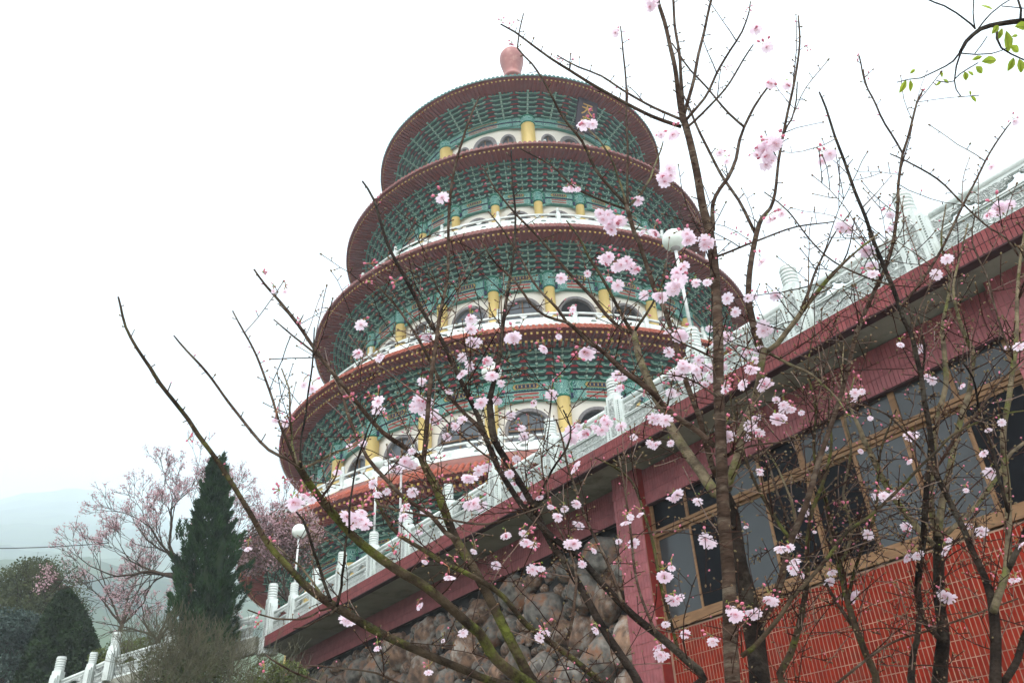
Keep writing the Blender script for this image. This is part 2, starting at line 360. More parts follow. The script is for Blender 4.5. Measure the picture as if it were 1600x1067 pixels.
def bracket_mesh(Rb, zb, Rt, zt, da, levels=5):
    """one bracket set: stepped bow-shaped arms, bearing blocks and projecting arms, built at angle 0"""
    b = MB(); er = np.array([0, -1., 0]); et = np.array([1., 0, 0]); up = np.array([0, 0, 1.])
    dr = (Rt-Rb)/levels; dz = (zt-zb)/levels
    for k in range(levels):
        r = Rb+dr*(k+.55); z = zb+dz*(k+.35); W = r*da*.5
        hw = W*(.80 if k < levels-1 else .99)
        if k % 2: hw *= .88
        h = dz*.26; d = dr*.20
        c = er*r+up*z
        # bow-shaped cross arm
        pol = [(-hw, h*1.3), (-hw, h*.3), (-hw*.72, -h*.9), (hw*.72, -h*.9), (hw, h*.3), (hw, h*1.3), (hw*.6, h*.8), (-hw*.6, h*.8)]
        pol = [pol[i] for i in range(6)]
        b.prism(pol, c+er*d, et, up, -er, teal, 2*d)
        e = .035
        pol2 = [(u*1.0, v) for u, v in [(-hw, h*.3), (-hw*.72, -h*.9), (hw*.72, -h*.9), (hw, h*.3), (hw, h*.3+e), (hw*.70, -h*.9+e*1.3), (-hw*.70, -h*.9+e*1.3), (-hw, h*.3+e)]]
        pol2 = [(u, v-.006) for u, v in pol2]
        for (q0, q1) in ((0, 1), (1, 2), (2, 3)):
            A = pol2[q0]; B = pol2[q1]; Cc = pol2[7-q1]; Dd = pol2[7-q0]
            b.prism([A, B, Cc, Dd], c+er*(d+.012), et, up, -er, pale_teal, .02)
        # bearing blocks at ends and middle
        for u in (-hw*.9, 0, hw*.9):
            b.box(c+et*u+up*(h*1.3+dz*.10), et*W*.115, er*d*1.3, up*dz*.11, teal)
            b.box(c+et*u+up*(h*1.3-dz*.01)+er*d*1.3, et*W*.12, er*.012, up*.014, pale_teal)
        # projecting arm
        b.box(c+er*dr*.35-up*dz*.05, et*W*.075, er*dr*.62, up*dz*.17, teal)
        b.box(c+er*(dr*.98)-up*dz*.05, et*W*.085, er*.014, up*dz*.19, pale_teal)
        b.box(c+er*dr*.35-up*(dz*.22+.012), et*W*.05, er*dr*.62, up*.012, pale_teal)
        # red board showing in the gap beside the set
        if 0 < k:
            cc = er*(r-dr*.42)+up*(z-dz*.15); a = da*.5
            ca, sa = math.cos(a), math.sin(a); rr = (r-dr*.42)
            er2 = np.array([sa, -ca, 0]); et2 = np.array([ca, sa, 0])
            ww = W*.34
            b.prism([(-ww, -dz*.28), (ww, -dz*.28), (ww*.55, dz*.24), (-ww*.55, dz*.24)], er2*(rr+.08)+up*(z-dz*.15), et2, up, -er2, redpanel, .03)
    return b.mesh('bracket')

def bay_panel_mesh(R, z0, z1, da, frieze_rose=True):
    """painted beam pair over one bay: turquoise ground, chevrons, rose bars and a gold cartouche, all slightly proud"""
    b = MB(); H = z1-z0; W = R*da
    def strip(r, za, zb, m, seg=8, a0=-.5, a1=.5):
        b.lathe([(r, za), (r, zb)], m, seg, a0=a0*da, a1=a1*da, smooth=True)
    mid = z0+H*.50
    strip(R, z0, mid-.025, swirl); strip(R+.10, mid+.025, z1, swirl)
    b.lathe([(R, mid-.025), (R+.03, mid-.025), (R+.10, mid+.025)], navy, 8, a0=-.5*da, a1=.5*da)
    b.lathe([(R-.3, z0), (R, z0)], teal, 8, a0=-.5*da, a1=.5*da)
    b.lathe([(R+.12, z1-.05), (R+.12, z1+.02), (R-.05, z1+.02)], bluegreen, 8, a0=-.5*da, a1=.5*da)
    def poly(pts, r, m):
        vs = []; 
        for u, v in pts:
            a = u/R; vs.append((r*math.sin(a), -r*math.cos(a), v))
        b.add(vs, [tuple(range(len(pts)))], m)
    # long strips are cut so that they follow the curve
    def bar(u0, u1, v0, v1, r, m, point=.08):
        n = 4; us = [u0+(u1-u0)*i/n for i in range(n+1)]
        for i in range(n): poly([(us[i], v0), (us[i+1], v0), (us[i+1], v1), (us[i], v1)], r, m)
        vm = (v0+v1)/2
        poly([(u0, v0), (u0, v1), (u0-point, vm)], r, m); poly([(u1, v0), (u1+point, vm), (u1, v1)], r, m)
    q = W*.17; h = H*.5
    bar(-q, q, mid+.07, z1-.10, R+.118, bluegreen, .12); bar(-q*.94, q*.94, mid+.11, z1-.14, R+.13, goldpaint, .1)
    bar(-q*.8, q*.8, mid+.15, z1-.18, R+.14, navy, .06)
    for i in range(5):
        u = -q*.66+q*1.32*i/4; poly([(u-.05, (mid+z1)/2-.02), (u, mid+.17), (u+.05, (mid+z1)/2-.02), (u, z1-.20)], R+.15, goldpaint)
    for k in range(2):
        va = z0+.05+k*(h*.44); bar(-q*1.0, q*1.0, va, va+h*.36, R+.016, pale_teal, .12); bar(-q*.94, q*.94, va+.035, va+h*.36-.035, R+.028, rosepaint, .09)
    for sg in (-1, 1):
        for j in range(3):
            for (v0, v1, r) in ((z0+.03, mid-.05, R+.02), (mid+.05, z1-.07, R+.12)):
                u = sg*(q*1.55+j*W*.055); vm = (v0+v1)/2; du = sg*W*.035; t = .035
                poly([(u, v0), (u+t, v0), (u+du+t, vm), (u+t, v1), (u, v1), (u+du, vm)][::1], r, navy if j % 2 else pale_teal)
        poly([(sg*W*.33, z0+.02), (sg*W*.335+.02, z0+.02), (sg*W*.335+.02, mid-.03), (sg*W*.33, mid-.03)], R+.02, navy)
        poly([(sg*W*.33, mid+.03), (sg*W*.335+.02, mid+.03), (sg*W*.335+.02, z1-.03), (sg*W*.33, z1-.03)], R+.12, navy)
        # carved spandrel under the beam beside the column
        pts = [(sg*W*.5, z0-.02), (sg*W*.22, z0-.02), (sg*W*.25, z0-.12), (sg*W*.31, z0-.13), (sg*W*.34, z0-.25), (sg*W*.40, z0-.26), (sg*W*.43, z0-.42), (sg*W*.5, z0-.42)]
        poly(pts, R-.02, teal); poly([(u, v-.0) for u, v in [(sg*W*.5, z0-.05), (sg*W*.25, z0-.05), (sg*W*.28, z0-.10), (sg*W*.33, z0-.11), (sg*W*.36, z0-.22), (sg*W*.42, z0-.23), (sg*W*.45, z0-.38), (sg*W*.5, z0-.38)]], R-.01, swirl)
    return b.mesh('painted_beam')

def column_meshes(Rc, r, zb, zt, zcap):
    b = MB(); b.lathe([(r, zb), (r, zt)], gold, 20, c=(0, -Rc, 0)); col = b.mesh('column')
    b = MB(); b.lathe([(r+.02, zt), (r+.06, zt+.03), (r+.06, zt+.10), (r+.02, zt+.12)], bluegreen, 20, c=(0, -Rc, 0))
    b.lathe([(r+.012, zt+.12), (r+.012, zcap-.1)], swirl, 20, c=(0, -Rc, 0))
    b.lathe([(r+.012, zcap-.1), (r+.08, zcap-.07), (r+.08, zcap), (0, zcap+.02)], bluegreen, 20, c=(0, -Rc, 0))
    for sg in (-1, 1):
        b.box((sg*(r+.13), -Rc+.02, (zt+zcap)/2+.15), (.07, 0, 0), (0, .12, 0), (0, 0, (zcap-zt)*.30), bluegreen)
        b.box((sg*(r+.13), -Rc+.02, zt+.17), (.07, 0, 0), (0, .12, 0), (0, 0, .14), navy)
    cap = b.mesh('capital'); return col, cap

def arch_wall(R, zb, zt, da, aw, asp, atop, single=True, arches=None):
    """curved wall of one bay with arched openings cut out, depth .35"""
    b = MB(); W = R*da; nseg = 28
    arches = arches or [(0, aw, asp, atop)]
    def top_at(u):
        for (uc, hw, zs, ztp) in arches:
            if abs(u-uc) < hw-1e-6: return zs+(ztp-zs)*math.sqrt(max(0, 1-((u-uc)/hw)**2))
        return None
    us = set(np.linspace(-W/2, W/2, 15))
    for (uc, hw, zs, ztp) in arches:
        for i in range(17): us.add(uc-hw*math.cos(pi*i/16))
    us = sorted(us)
    def P(u, z, r): a = u/R; return (r*math.sin(a), -r*math.cos(a), z)
    for u0, u1 in zip(us[:-1], us[1:]):
        if u1-u0 < 1e-7: continue
        um = (u0+u1)/2; tm = top_at(um)
        if tm is None: b.add([P(u0, zb, R), P(u1, zb, R), P(u1, zt, R), P(u0, zt, R)], [(0, 1, 2, 3)], cream, True)
        else:
            def tt(u):
                for (uc, hw, zs, ztp) in arches:
                    if abs(um-uc) < hw: return zs+(ztp-zs)*math.sqrt(max(0, 1-min(1, abs(u-uc)/hw)**2))
            t0, t1 = tt(u0), tt(u1)
            b.add([P(u0, t0, R), P(u1, t1, R), P(u1, zt, R), P(u0, zt, R)], [(0, 1, 2, 3)], cream, True)
            b.add([P(u0, t0, R), P(u1, t1, R), P(u1, t1, R-.3), P(u0, t0, R-.3)], [(0, 3, 2, 1)], cream, True)
    for (uc, hw, zs, ztp) in arches:
        for sg in (-1, 1): b.add([P(uc+sg*hw, zb, R), P(uc+sg*hw, zs, R), P(uc+sg*hw, zs, R-.3), P(uc+sg*hw, zb, R-.3)], [(0, 1, 2, 3)], cream)
    return b.mesh('wall')
def arch_frame(R, uc, hw, zb, zs, ztp, t, m, r_out=.03, depth_=.32):
    b = MB()
    def P(u, z, r): a = u/R; return (r*math.sin(a), -r*math.cos(a), z)
    prof = [(-hw, zb)]+[(-hw*math.cos(pi*i/16), zs+(ztp-zs)*math.sin(pi*i/16)) for i in range(17)]+[(hw, zb)]
    inn = [(-hw+t, zb)]+[(-(hw-t)*math.cos(pi*i/16), zs+(ztp-zs-t)*math.sin(pi*i/16)) for i in range(17)]+[(hw-t, zb)]
    n = len(prof)
    for i in range(n-1):
        a, c, d, e = prof[i], prof[i+1], inn[i+1], inn[i]
        b.add([P(uc+a[0], a[1], R+r_out), P(uc+c[0], c[1], R+r_out), P(uc+d[0], d[1], R+r_out), P(uc+e[0], e[1], R+r_out)], [(0, 3, 2, 1)], m)
        b.add([P(uc+e[0], e[1], R+r_out), P(uc+d[0], d[1], R+r_out), P(uc+d[0], d[1], R-depth_), P(uc+e[0], e[1], R-depth_)], [(0, 3, 2, 1)], m)
        b.add([P(uc+a[0], a[1], R+r_out), P(uc+c[0], c[1], R+r_out), P(uc+c[0], c[1], R), P(uc+a[0], a[1], R)], [(0, 1, 2, 3)], m)
    return b.mesh('window_frame')
def arch_glass(R, uc, hw, zb, zs, ztp, dark, bars=True):
    b = MB(); r = R-.22
    def P(u, z, rr=r): a = u/R; return (rr*math.sin(a), -rr*math.cos(a), z)
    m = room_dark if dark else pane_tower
    pts = [(-hw, zb)]+[(-hw*math.cos(pi*i/12), zs+(ztp-zs)*math.sin(pi*i/12)) for i in range(13)]+[(hw, zb)]
    b.add([P(uc+u, z) for u, z in pts], [tuple(range(len(pts)))[::-1]], m)
    if bars:
        b.box(P(uc, (zb+ztp)/2, r+.03), (.045, 0, 0), (0, .04, 0), (0, 0, (ztp-zb)/2-.02), wood)
        b.box(P(uc, zs+.02, r+.045), (hw*.99, 0, 0), (0, .03, 0), (0, 0, .05), wood)
        b.box(P(uc, zb+(zs-zb)*.45, r+.035), (hw*.99, 0, 0), (0, .03, 0), (0, 0, .035), wood)
    return b.mesh('pane')

def railing_meshes(R, zb, da):
    """white balustrade of one bay: post and carved panel"""
    b = MB(); W = R*da; hz = .88
    b.lathe([(R+.06, zb), (R+.06, zb+.12), (R-.08, zb+.12)], white_marble, 8, a0=-da/2, a1=da/2)
    b.lathe([(R+.0, zb+.12), (R+.0, zb+.56), (R-.06, zb+.56)], white_marble, 8, a0=-da/2, a1=da/2)
    b.lathe([(R-.06, zb+.50), (R-.06, zb+.12)], carved, 8, a0=-da/2, a1=da/2)
    b.lathe([(R+.07, zb+hz-.12), (R+.07, zb+hz), (R-.07, zb+hz), (R-.07, zb+hz-.12), (R+.07, zb+hz-.12)], white_marble, 8, a0=-da/2, a1=da/2, smooth=False)
    def P(u, z, r): a = u/R; return np.array((r*math.sin(a), -r*math.cos(a), z))
    for u in (-W*.5, -W*.17, W*.17, W*.5):      # lotus brackets between panel and rail
        a = u/R; et = np.array([math.cos(a), math.sin(a), 0]); er = np.array([math.sin(a), -math.cos(a), 0]); hh = hz-.66
        pol = [(-.10, 0), (.10, 0), (.10, hh*.2), (.19, hh*.55), (.24, hh), (-.24, hh), (-.19, hh*.55), (-.10, hh*.2)]
        if abs(u) > W*.4: pol = [(x if x*u < 0 else x*.3, y) for x, y in pol]
        b.prism(pol, P(u, zb+.55, R+.04), et, (0, 0, 1), -er, white_marble, .08)
    for u in (-W*.25, W*.25):                    # dark plates drawn as pierced eyes of the panel
        a = u/R; et = np.array([math.cos(a), math.sin(a), 0]); er = np.array([math.sin(a), -math.cos(a), 0])
        b.prism([(-.2, -.02), (-.08, -.07), (.08, -.07), (.2, -.02), (.1, .08), (-.1, .08)], P(u, zb+.3, R+.005), et, (0, 0, 1), -er, marble_dark, .006)
    rail = b.mesh('railing')
    b = MB(); c = (0, -R, 0); s = .13
    b.box((0, -R, zb+.48), (s, 0, 0), (0, s, 0), (0, 0, .48), white_marble)
    b.lathe([(0.0, 1.42)]+[(.125 if k % 2 else .10, 1.40-k*.055) for k in range(8)]+[(.13, .97), (.14, .95)], white_marble, 10, c=(0, -R, zb), smooth=False)
    return rail, b.mesh('railing_post')

AOFF = math.radians(5.6)     # a column stands 5.6 degrees right of the line of sight
TIERS = [ # Re, z eave, Ri, Rb(beam face), z beam top, z beam bottom(gold top), column radius, column ring, nbays, nbrackets
 dict(Re=13.25, z=55.9, Ri=11.9, zi=55.65, Rb=9.9, zt=54.55, zg=53.72, rc=.60, Rc=9.75, nb=8, nk=32, wall=48.5, two=False, pitch=.36),
 dict(Re=15.84, z=45.65, Ri=14.3, zi=45.7, Rb=12.35, zt=44.0, zg=42.95, rc=.33, Rc=12.35, nb=24, nk=72, wall=38.0, two=False, pitch=.36),
 dict(Re=17.82, z=36.2, Ri=16.4, zi=36.2, Rb=14.4, zt=34.9, zg=33.66, rc=.37, Rc=14.4, nb=24, nk=72, wall=28.6, two=False, pitch=.34),
 dict(Re=19.66, z=27.2, Ri=18.3, zi=27.2, Rb=16.45, zt=25.5, zg=24.3, rc=.41, Rc=16.45, nb=24, nk=72, wall=19.7, two=True, pitch=.35),
 dict(Re=21.45, z=18.1, Ri=20.0, zi=18.1, Rb=17.6, zt=17.0, zg=16.1, rc=.44, Rc=17.6, nb=24, nk=72, wall=7.5, two=True, pitch=.36),
]
ROOFTOP = [None, (13.9, 46.6), (15.9, 38.0), (17.75, 28.65), (19.45, 19.80)]
for ti, T in enumerate(TIERS):
    da = 2*pi/T['nb']
    rafters(T['Re'], T['Ri'], T['z'], T['zi'], T['pitch'], T['two'], 'rafter')
    # boarded underside of the eave
    b = MB(); b.lathe([(T['Re']-.1, T['z']-.02), (T['Ri']-.3, T['zi']+.08)], dkred, 160); b.build('eave_underside', tower)
    if ti == 0:
        roof_cover(T['Re'], T['z'], 4.0, 63.0, T['pitch'], teal_roof, teal_roof, flat=11)
        b = MB(); b.lathe([(4.0, 63.0), (2.0, 65.5), (1.25, 67.4), (0, 67.5)], teal_roof, 48); b.build('roof_cap', tower)
    else:
        r1, z1 = ROOFTOP[ti]
        roof_cover(T['Re'], T['z'], r1, z1, T['pitch'], orange_tile if ti > 2 else rose_roof, brown_roof, flat=T['Re']-(.8 if ti < 4 else .6))
        b = MB(); b.lathe([(r1, z1), (TIERS[ti-1]['Rc']-.4, z1+.02)], paving, 96); b.build('balcony_floor', tower)
    # brackets and the dark boarding behind
    b = MB()
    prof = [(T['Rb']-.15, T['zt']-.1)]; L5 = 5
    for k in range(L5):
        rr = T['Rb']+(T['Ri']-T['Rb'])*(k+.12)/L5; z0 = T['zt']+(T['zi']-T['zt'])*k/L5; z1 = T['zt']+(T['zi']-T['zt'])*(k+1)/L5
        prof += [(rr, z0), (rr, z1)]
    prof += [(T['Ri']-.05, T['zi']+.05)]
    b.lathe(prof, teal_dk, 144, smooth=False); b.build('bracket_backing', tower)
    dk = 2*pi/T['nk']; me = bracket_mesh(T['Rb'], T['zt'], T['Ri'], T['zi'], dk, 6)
    i0 = int(VIS/dk)
    for i in range(-i0, i0+1):
        a = AOFF+i*dk
        if abs(a) < VIS*.93: inst('bracket', me, tower, rot=(0, 0, a))
    # painted beams, columns, wall and windows by the bay
    mp = bay_panel_mesh(T['Rb'], T['zg']+.02, T['zt'], da); colm, capm = column_meshes(T['Rc'], T['rc'], T['wall'], T['zg'], T['zt']-.02)
    Rw = T['Rb']-.30 if ti else T['Rb']-.3
    wz = T['wall']; zt = T['zg']+.1
    if ti == 0:
        arches = [(-2.05, .68, 52.2, 53.15), (0, 1.10, 52.2, 53.42), (2.05, .68, 52.2, 53.15)]
    else:
        hw_ = (.0, .98, 1.32, 1.42, 1.4)[ti]; arches = [(0, hw_, T['zg']-.36-hw_*.95, T['zg']-.36)]
    wm = arch_wall(Rw, wz, zt+.3, da, None, None, None, arches=arches)
    frames = [(arch_frame(Rw, u, hw, wz, zs, zp, .20 if not (ti == 0 and hw > 1) else .34, arch_grey),
               arch_glass(Rw, u, hw, wz, zs, zp, False), arch_glass(Rw, u, hw, wz, zs, zp, True, False)) for (u, hw, zs, zp) in arches]
    if ti < 4:
        Rr, zr = [(13.7, 46.75), (15.85, 38.05), (17.72, 28.68), (19.40, 19.82)][ti]
        rm, pm = railing_meshes(Rr, zr, 2*pi/24)
    for i in range(-T['nb']//2, T['nb']//2):
        a = AOFF+i*da
        if abs(a) < math.radians(112):
            c = inst('column', colm, tower, rot=(0, 0, a)); inst('capital', capm, c)
        am = a+da/2
        if abs(am) < math.radians(112):
            inst('painted_beam', mp, tower, rot=(0, 0, am)); inst('wall', wm, tower, rot=(0, 0, am))
            for (fm, gm, dm) in frames:
                f = inst('window', fm, tower, rot=(0, 0, am))
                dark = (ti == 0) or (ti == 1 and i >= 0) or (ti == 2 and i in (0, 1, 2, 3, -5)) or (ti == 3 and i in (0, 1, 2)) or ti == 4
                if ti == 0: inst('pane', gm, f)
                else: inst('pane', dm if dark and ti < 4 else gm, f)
    if ti < 4:
        for i in range(-12, 12):
            a = AOFF+i*2*pi/24+math.radians(3.2)
            if abs(a) < math.radians(112):
                inst('railing', rm, tower, rot=(0, 0, a+pi/24)); inst('railing_post', pm, tower, rot=(0, 0, a))
    # solid core keeps light out
    b = MB(); b.lathe([(Rw-1.4, wz), (Rw-1.4, T['zi'])], room_dark, 48); b.build('inner_wall', tower)
# vase finial
b = MB(); b.lathe([(0.760, 66.8), (0.784, 70.5), (0.784, 70.75)], finial_m, 32)
b.lathe([(0.784, 70.75), (0.976, 70.85), (1.024, 71.05), (0.960, 71.2)], finial_m, 32)
b.lathe([(0.960, 71.2), (0.840, 71.35), (0.896, 71.8), (1.080, 72.6), (1.240, 73.3), (1.296, 73.9), (1.216, 74.5), (0.960, 74.95), (0.560, 75.15), (0.240, 75.22), (0.000, 75.23)], finial_m, 32)
b.build('finial', tower)
# name board hung below the top eave
am = math.radians(31); er = np.array([math.sin(am), -math.cos(am), 0]); et = np.array([math.cos(am), math.sin(am), 0])
board = thing('name_board', 'dark plum upright name board with gold brushed characters hung under the top eave', 'sign', (0, 0, 0))
board.location = TC; board.rotation_euler = (0, 0, -AZT)
tilt = np.array([0, 0, 1.])*math.cos(.35)+er*math.sin(.35); nn = np.cross(et, tilt); nn = nn if nn@er > 0 else -nn
c0 = er*11.55+np.array([0, 0, 54.2])
plum = mat('plum_board', (.030, .012, .028), .4); goldc = mat('gold_character', (.60, .33, .06), .4)
b = MB(); b.box(c0, et*.85, tilt*1.35, nn*.06, plum); b.build('board', board)
b = MB()
for sg in (-1, 1):
    b.box(c0+et*sg*.88, et*.07, tilt*1.42, nn*.09, plum); b.box(c0+tilt*sg*1.40, et*.92, tilt*.07, nn*.09, plum)
b.build('board_frame', board)
b = MB()
def stroke(pts, w=.055):
    for (u0, v0), (u1, v1) in zip(pts[:-1], pts[1:]):
        p = c0+et*u0+tilt*v0+nn*.075; q = c0+et*u1+tilt*v1+nn*.075; d = q-p; L_ = np.linalg.norm(d)
        if L_ < 1e-6: continue
        d /= L_; s_ = np.cross(d, nn); b.box((p+q)/2, d*(L_/2+.03), s_*w, nn*.015, goldc)
# two brushed characters one under the other
stroke([(-.42, 1.0), (.42, 1.0)]); stroke([(-.5, .68), (.5, .68)]); stroke([(0, 1.0), (-.05, .6), (-.25, .3), (-.5, .1)]); stroke([(.03, .66), (.2, .35), (.5, .12)])
stroke([(-.36, -.2), (.36, -.2)]); stroke([(-.5, -.5), (.5, -.5)]); stroke([(-.14, -.5), (-.2, -.85), (-.45, -1.1)]); stroke([(.14, -.5), (.16, -1.0), (.45, -1.05), (.48, -.85)])
b.build('gold_lettering', board)

# ================================================================== HALL AND TERRACE
DH = 11.5
class Frame:
    """wall frame: s runs away from the photographer along the facade, o stands out towards him, z is height"""
    def __init__(f, azd, D=DH):
        a = math.radians(azd); f.T = np.array([math.sin(a), math.cos(a), 0]); f.N = np.array([-f.T[1], f.T[0], 0]); f.D = D
        f.Z = np.array([0, 0, 1.])
    def P(f, s, o, z): return f.T*s-f.N*(f.D-o)+f.Z*z
    def box(f, b, s0, s1, o0, o1, z0, z1, m):
        b.box(f.P((s0+s1)/2, (o0+o1)/2, (z0+z1)/2), f.T*(s1-s0)/2, f.N*(o1-o0)/2, f.Z*(z1-z0)/2, m)
FW, FT = Frame(-36.0), Frame(-37.0)
ORG = FW.P(8, 0, 0)
hall = thing('temple_hall', 'low hall with red tiled walls, tan framed windows and a rose tiled roof edge', 'building')
# --- brick-red wall tiles below the windows
b = MB(); FW.box(b, -2, 11.5, -.3, 0, 0, 4.96, grout_pale); b.build('wall', hall)
tb = MB(); tb.box((0, 0, 0), FW.T*.0272, FW.N*.003, FW.Z*.1135, red_tile); tile_me = tb.mesh('wall_tile')
tiles = []
for r in range(12):
    for c in range(135):
        s = 11.40-.07*(c+.5); z = 4.94-.24*(r+.5)
        P = FW.P(s, .003, z); v = (P-CAM)@MC; x = PPX+F*v[0]/-v[2]; y = PPY-F*v[1]/-v[2]
        tiles.append((np.linalg.norm(P-CAM), s, z, -30 < x < 1640 and y < 1100))
tiles.sort()
cnt = 0; rest = MB()
for d, s, z, vis in tiles:
    P = FW.P(s, .003+rnd.uniform(-.001, .001), z)
    if vis and cnt < 170: inst('tile', tile_me, hall, loc=P); cnt += 1
    else: rest.box(P, FW.T*.0272, FW.N*.003, FW.Z*.1135, red_tile)
tag(rest.build('wall_tile', hall), kind='stuff')
# --- sill, windows
b = MB(); FW.box(b, 4.05, 11.45, -.06, .035, 4.99, 5.14, wood); b.build('sill', hall)
b = MB(); FW.box(b, -3, 11.9, -3.2, -3.0, 0, 8, room_dark); FW.box(b, -3, 11.9, -3, -.5, 4.8, 4.9, room_dark); FW.box(b, 11.5, 11.7, -3, -.3, 4.9, 7.8, room_dark); b.build('inner_wall', hall)
SW = .915; LOW = 'gbgbbggb'; UP = 'bbgbgggg'
for k in range(8):
    s1 = 11.42-SW*k; s0 = s1-SW; o = -.02 if k % 2 else -.055
    b = MB(); t = .04
    FW.box(b, s0-.012, s0+t, o-.02, o+.02, 5.15, 6.74, wood); FW.box(b, s1-t, s1+.0, o-.02, o+.018, 5.15, 6.74, wood)
    FW.box(b, s0+t, s1-t, o-.018, o+.016, 5.15, 5.20, wood); FW.box(b, s0+t, s1-t, o-.018, o+.016, 6.69, 6.74, wood)
    w = b.build('window', hall)
    b = MB(); FW.box(b, s0+t, s1-t, o-.006, o+.002, 5.20, 6.69, pane_grey if LOW[k] == 'g' else pane_black); b.build('pane', w)
    t = .035 if k % 2 else .03
    b = MB(); FW.box(b, s0-.01, s0+t+(.04 if k % 2 else 0), -.06, .0, 6.87, 7.42, wood); FW.box(b, s1-t, s1, -.06, -.004, 6.87, 7.42, wood)
    FW.box(b, s0+t, s1-t, -.05, -.01, 6.87, 6.90, wood)
    w = b.build('window', hall)
    b = MB(); FW.box(b, s0+t, s1-t, -.035, -.028, 6.89, 7.42, pane_grey if UP[k] == 'g' else pane_black); b.build('pane', w)
b = MB(); FW.box(b, 4.05, 11.45, -.07, .03, 6.745, 6.80, wood); FW.box(b, 4.05, 11.45, -.07, .005, 6.80, 6.815, tile_edge); FW.box(b, 4.05, 11.45, -.07, .045, 6.815, 6.868, wood); b.build('transom', hall)
for sj in (11.40, 4.02): b = MB(); FW.box(b, sj, sj+.06, -.07, .02, 5.145, 7.42, wood); b.build('window_jamb', hall)
# --- beam over the windows, narrow ribbed tiles
def ribbed(b, fr, s0, s1, o, z0, z1, pitch, rowh, m, g):
    fr.box(b, s0, s1, o-.12, o-.012, z0, z1, g)
    n = max(1, int(round((s1-s0)/pitch))); nr = max(1, int(round((z1-z0)/rowh))); p = (s1-s0)/n; h = (z1-z0)/nr
    for i in range(n):
        for j in range(nr): fr.box(b, s0+i*p+.004, s0+(i+1)*p-.004, o-.014, o, z0+j*h+.004, z0+(j+1)*h-.004, m)
b = MB(); ribbed(b, FW, -1, 4.02, .10, 7.42, 8.16, .075, .25, rose_tile_flat, grout_dark); ribbed(b, FW, 4.02, 11.45, .10, 7.42, 8.16, .075, .25, rose_tile_flat, grout_dark); FW.box(b, 4, 11.45, -.12, .085, 7.40, 7.418, grout_dark)
tag(b.build('beam_tiles', hall), kind='stuff')
b = MB(); ribbed(b, FW, 12.22, 31, -.12, 7.46, 8.18, .075, .25, rose_tile_flat, grout_dark); tag(b.build('beam_tiles', hall), kind='stuff')
# --- pilasters
for (s0, s1) in ((11.46, 12.22), (3.25, 4.0)):
    b = MB(); ribbed(b, FW, s0, s1, .26, 0.0, 8.2, .085, .24, rose_tile_flat, grout_pale)
    FW.box(b, s0+.002, s1-.002, -.3, .14, 0, 8.2, tile_edge)
    FW.box(b, s0-.006, s0+.0015, -.29, .24, 0, 8.19, tile_edge); b.build('pilaster', hall)
# --- terrace slab: sloping soffit and tiled fascia
b = MB()
def quad(b, pts, m): b.add(pts, [(0, 1, 2, 3)], m)
SL0, SL1 = 0.0, 29.51
quad(b, [FT.P(SL0, .78, 8.185), FT.P(SL1, .78, 8.185), FT.P(SL1+1.6, -.9, 8.195), FT.P(SL0, -1.5, 8.195)], soffit_grey); b.build('soffit', hall)
b = MB(); FT.box(b, SL0, SL1, .703, .843, 8.18, 8.544, grout_dark); FT.box(b, SL0, SL1, .68, .863, 8.158, 8.183, grout_dark)
FT.box(b, SL1, SL1+.02, .3, .843, 8.18, 8.544, tile_edge); b.build('fascia', hall)
ta = MB(); ta.box((0, 0, 0), FT.T*.0283, FT.N*.004, FT.Z*.092, rose_tile); ta = ta.mesh('fascia_tile')
tc_ = MB(); tc_.box((0, 0, 0), FT.T*.0283, FT.N*.004, FT.Z*.074, rose_tile); tc_ = tc_.mesh('fascia_tile')
rest = MB(); cnt = 0
for i in range(int((SL1-1.8)/.0678)):
    s = 1.8+.0678*(i+.5)
    for zz, me, hh in ((8.443, ta, .092), (8.264, tc_, .074)):
        P = FT.P(s, .847+rnd.uniform(-.002, .002), zz)
        if cnt < 120: inst('tile', me, hall, loc=P); cnt += 1
        else: rest.box(P, FT.T*.0283, FT.N*.004, FT.Z*hh, rose_tile)
tag(rest.build('fascia_tile', hall), kind='stuff')
b = MB(); FT.box(b, SL0, SL1, -9, .80, 8.545, 8.56, paving); b.build('terrace_floor', hall)
# --- closed body behind
b = MB(); FW.box(b, -8, 31.3, -9, -.62, 0, 7.7, soffit_grey); FW.box(b, -8, -2, -.6, -.0, 0, 8.2, rose_tile_flat); b.build('back_wall', hall)

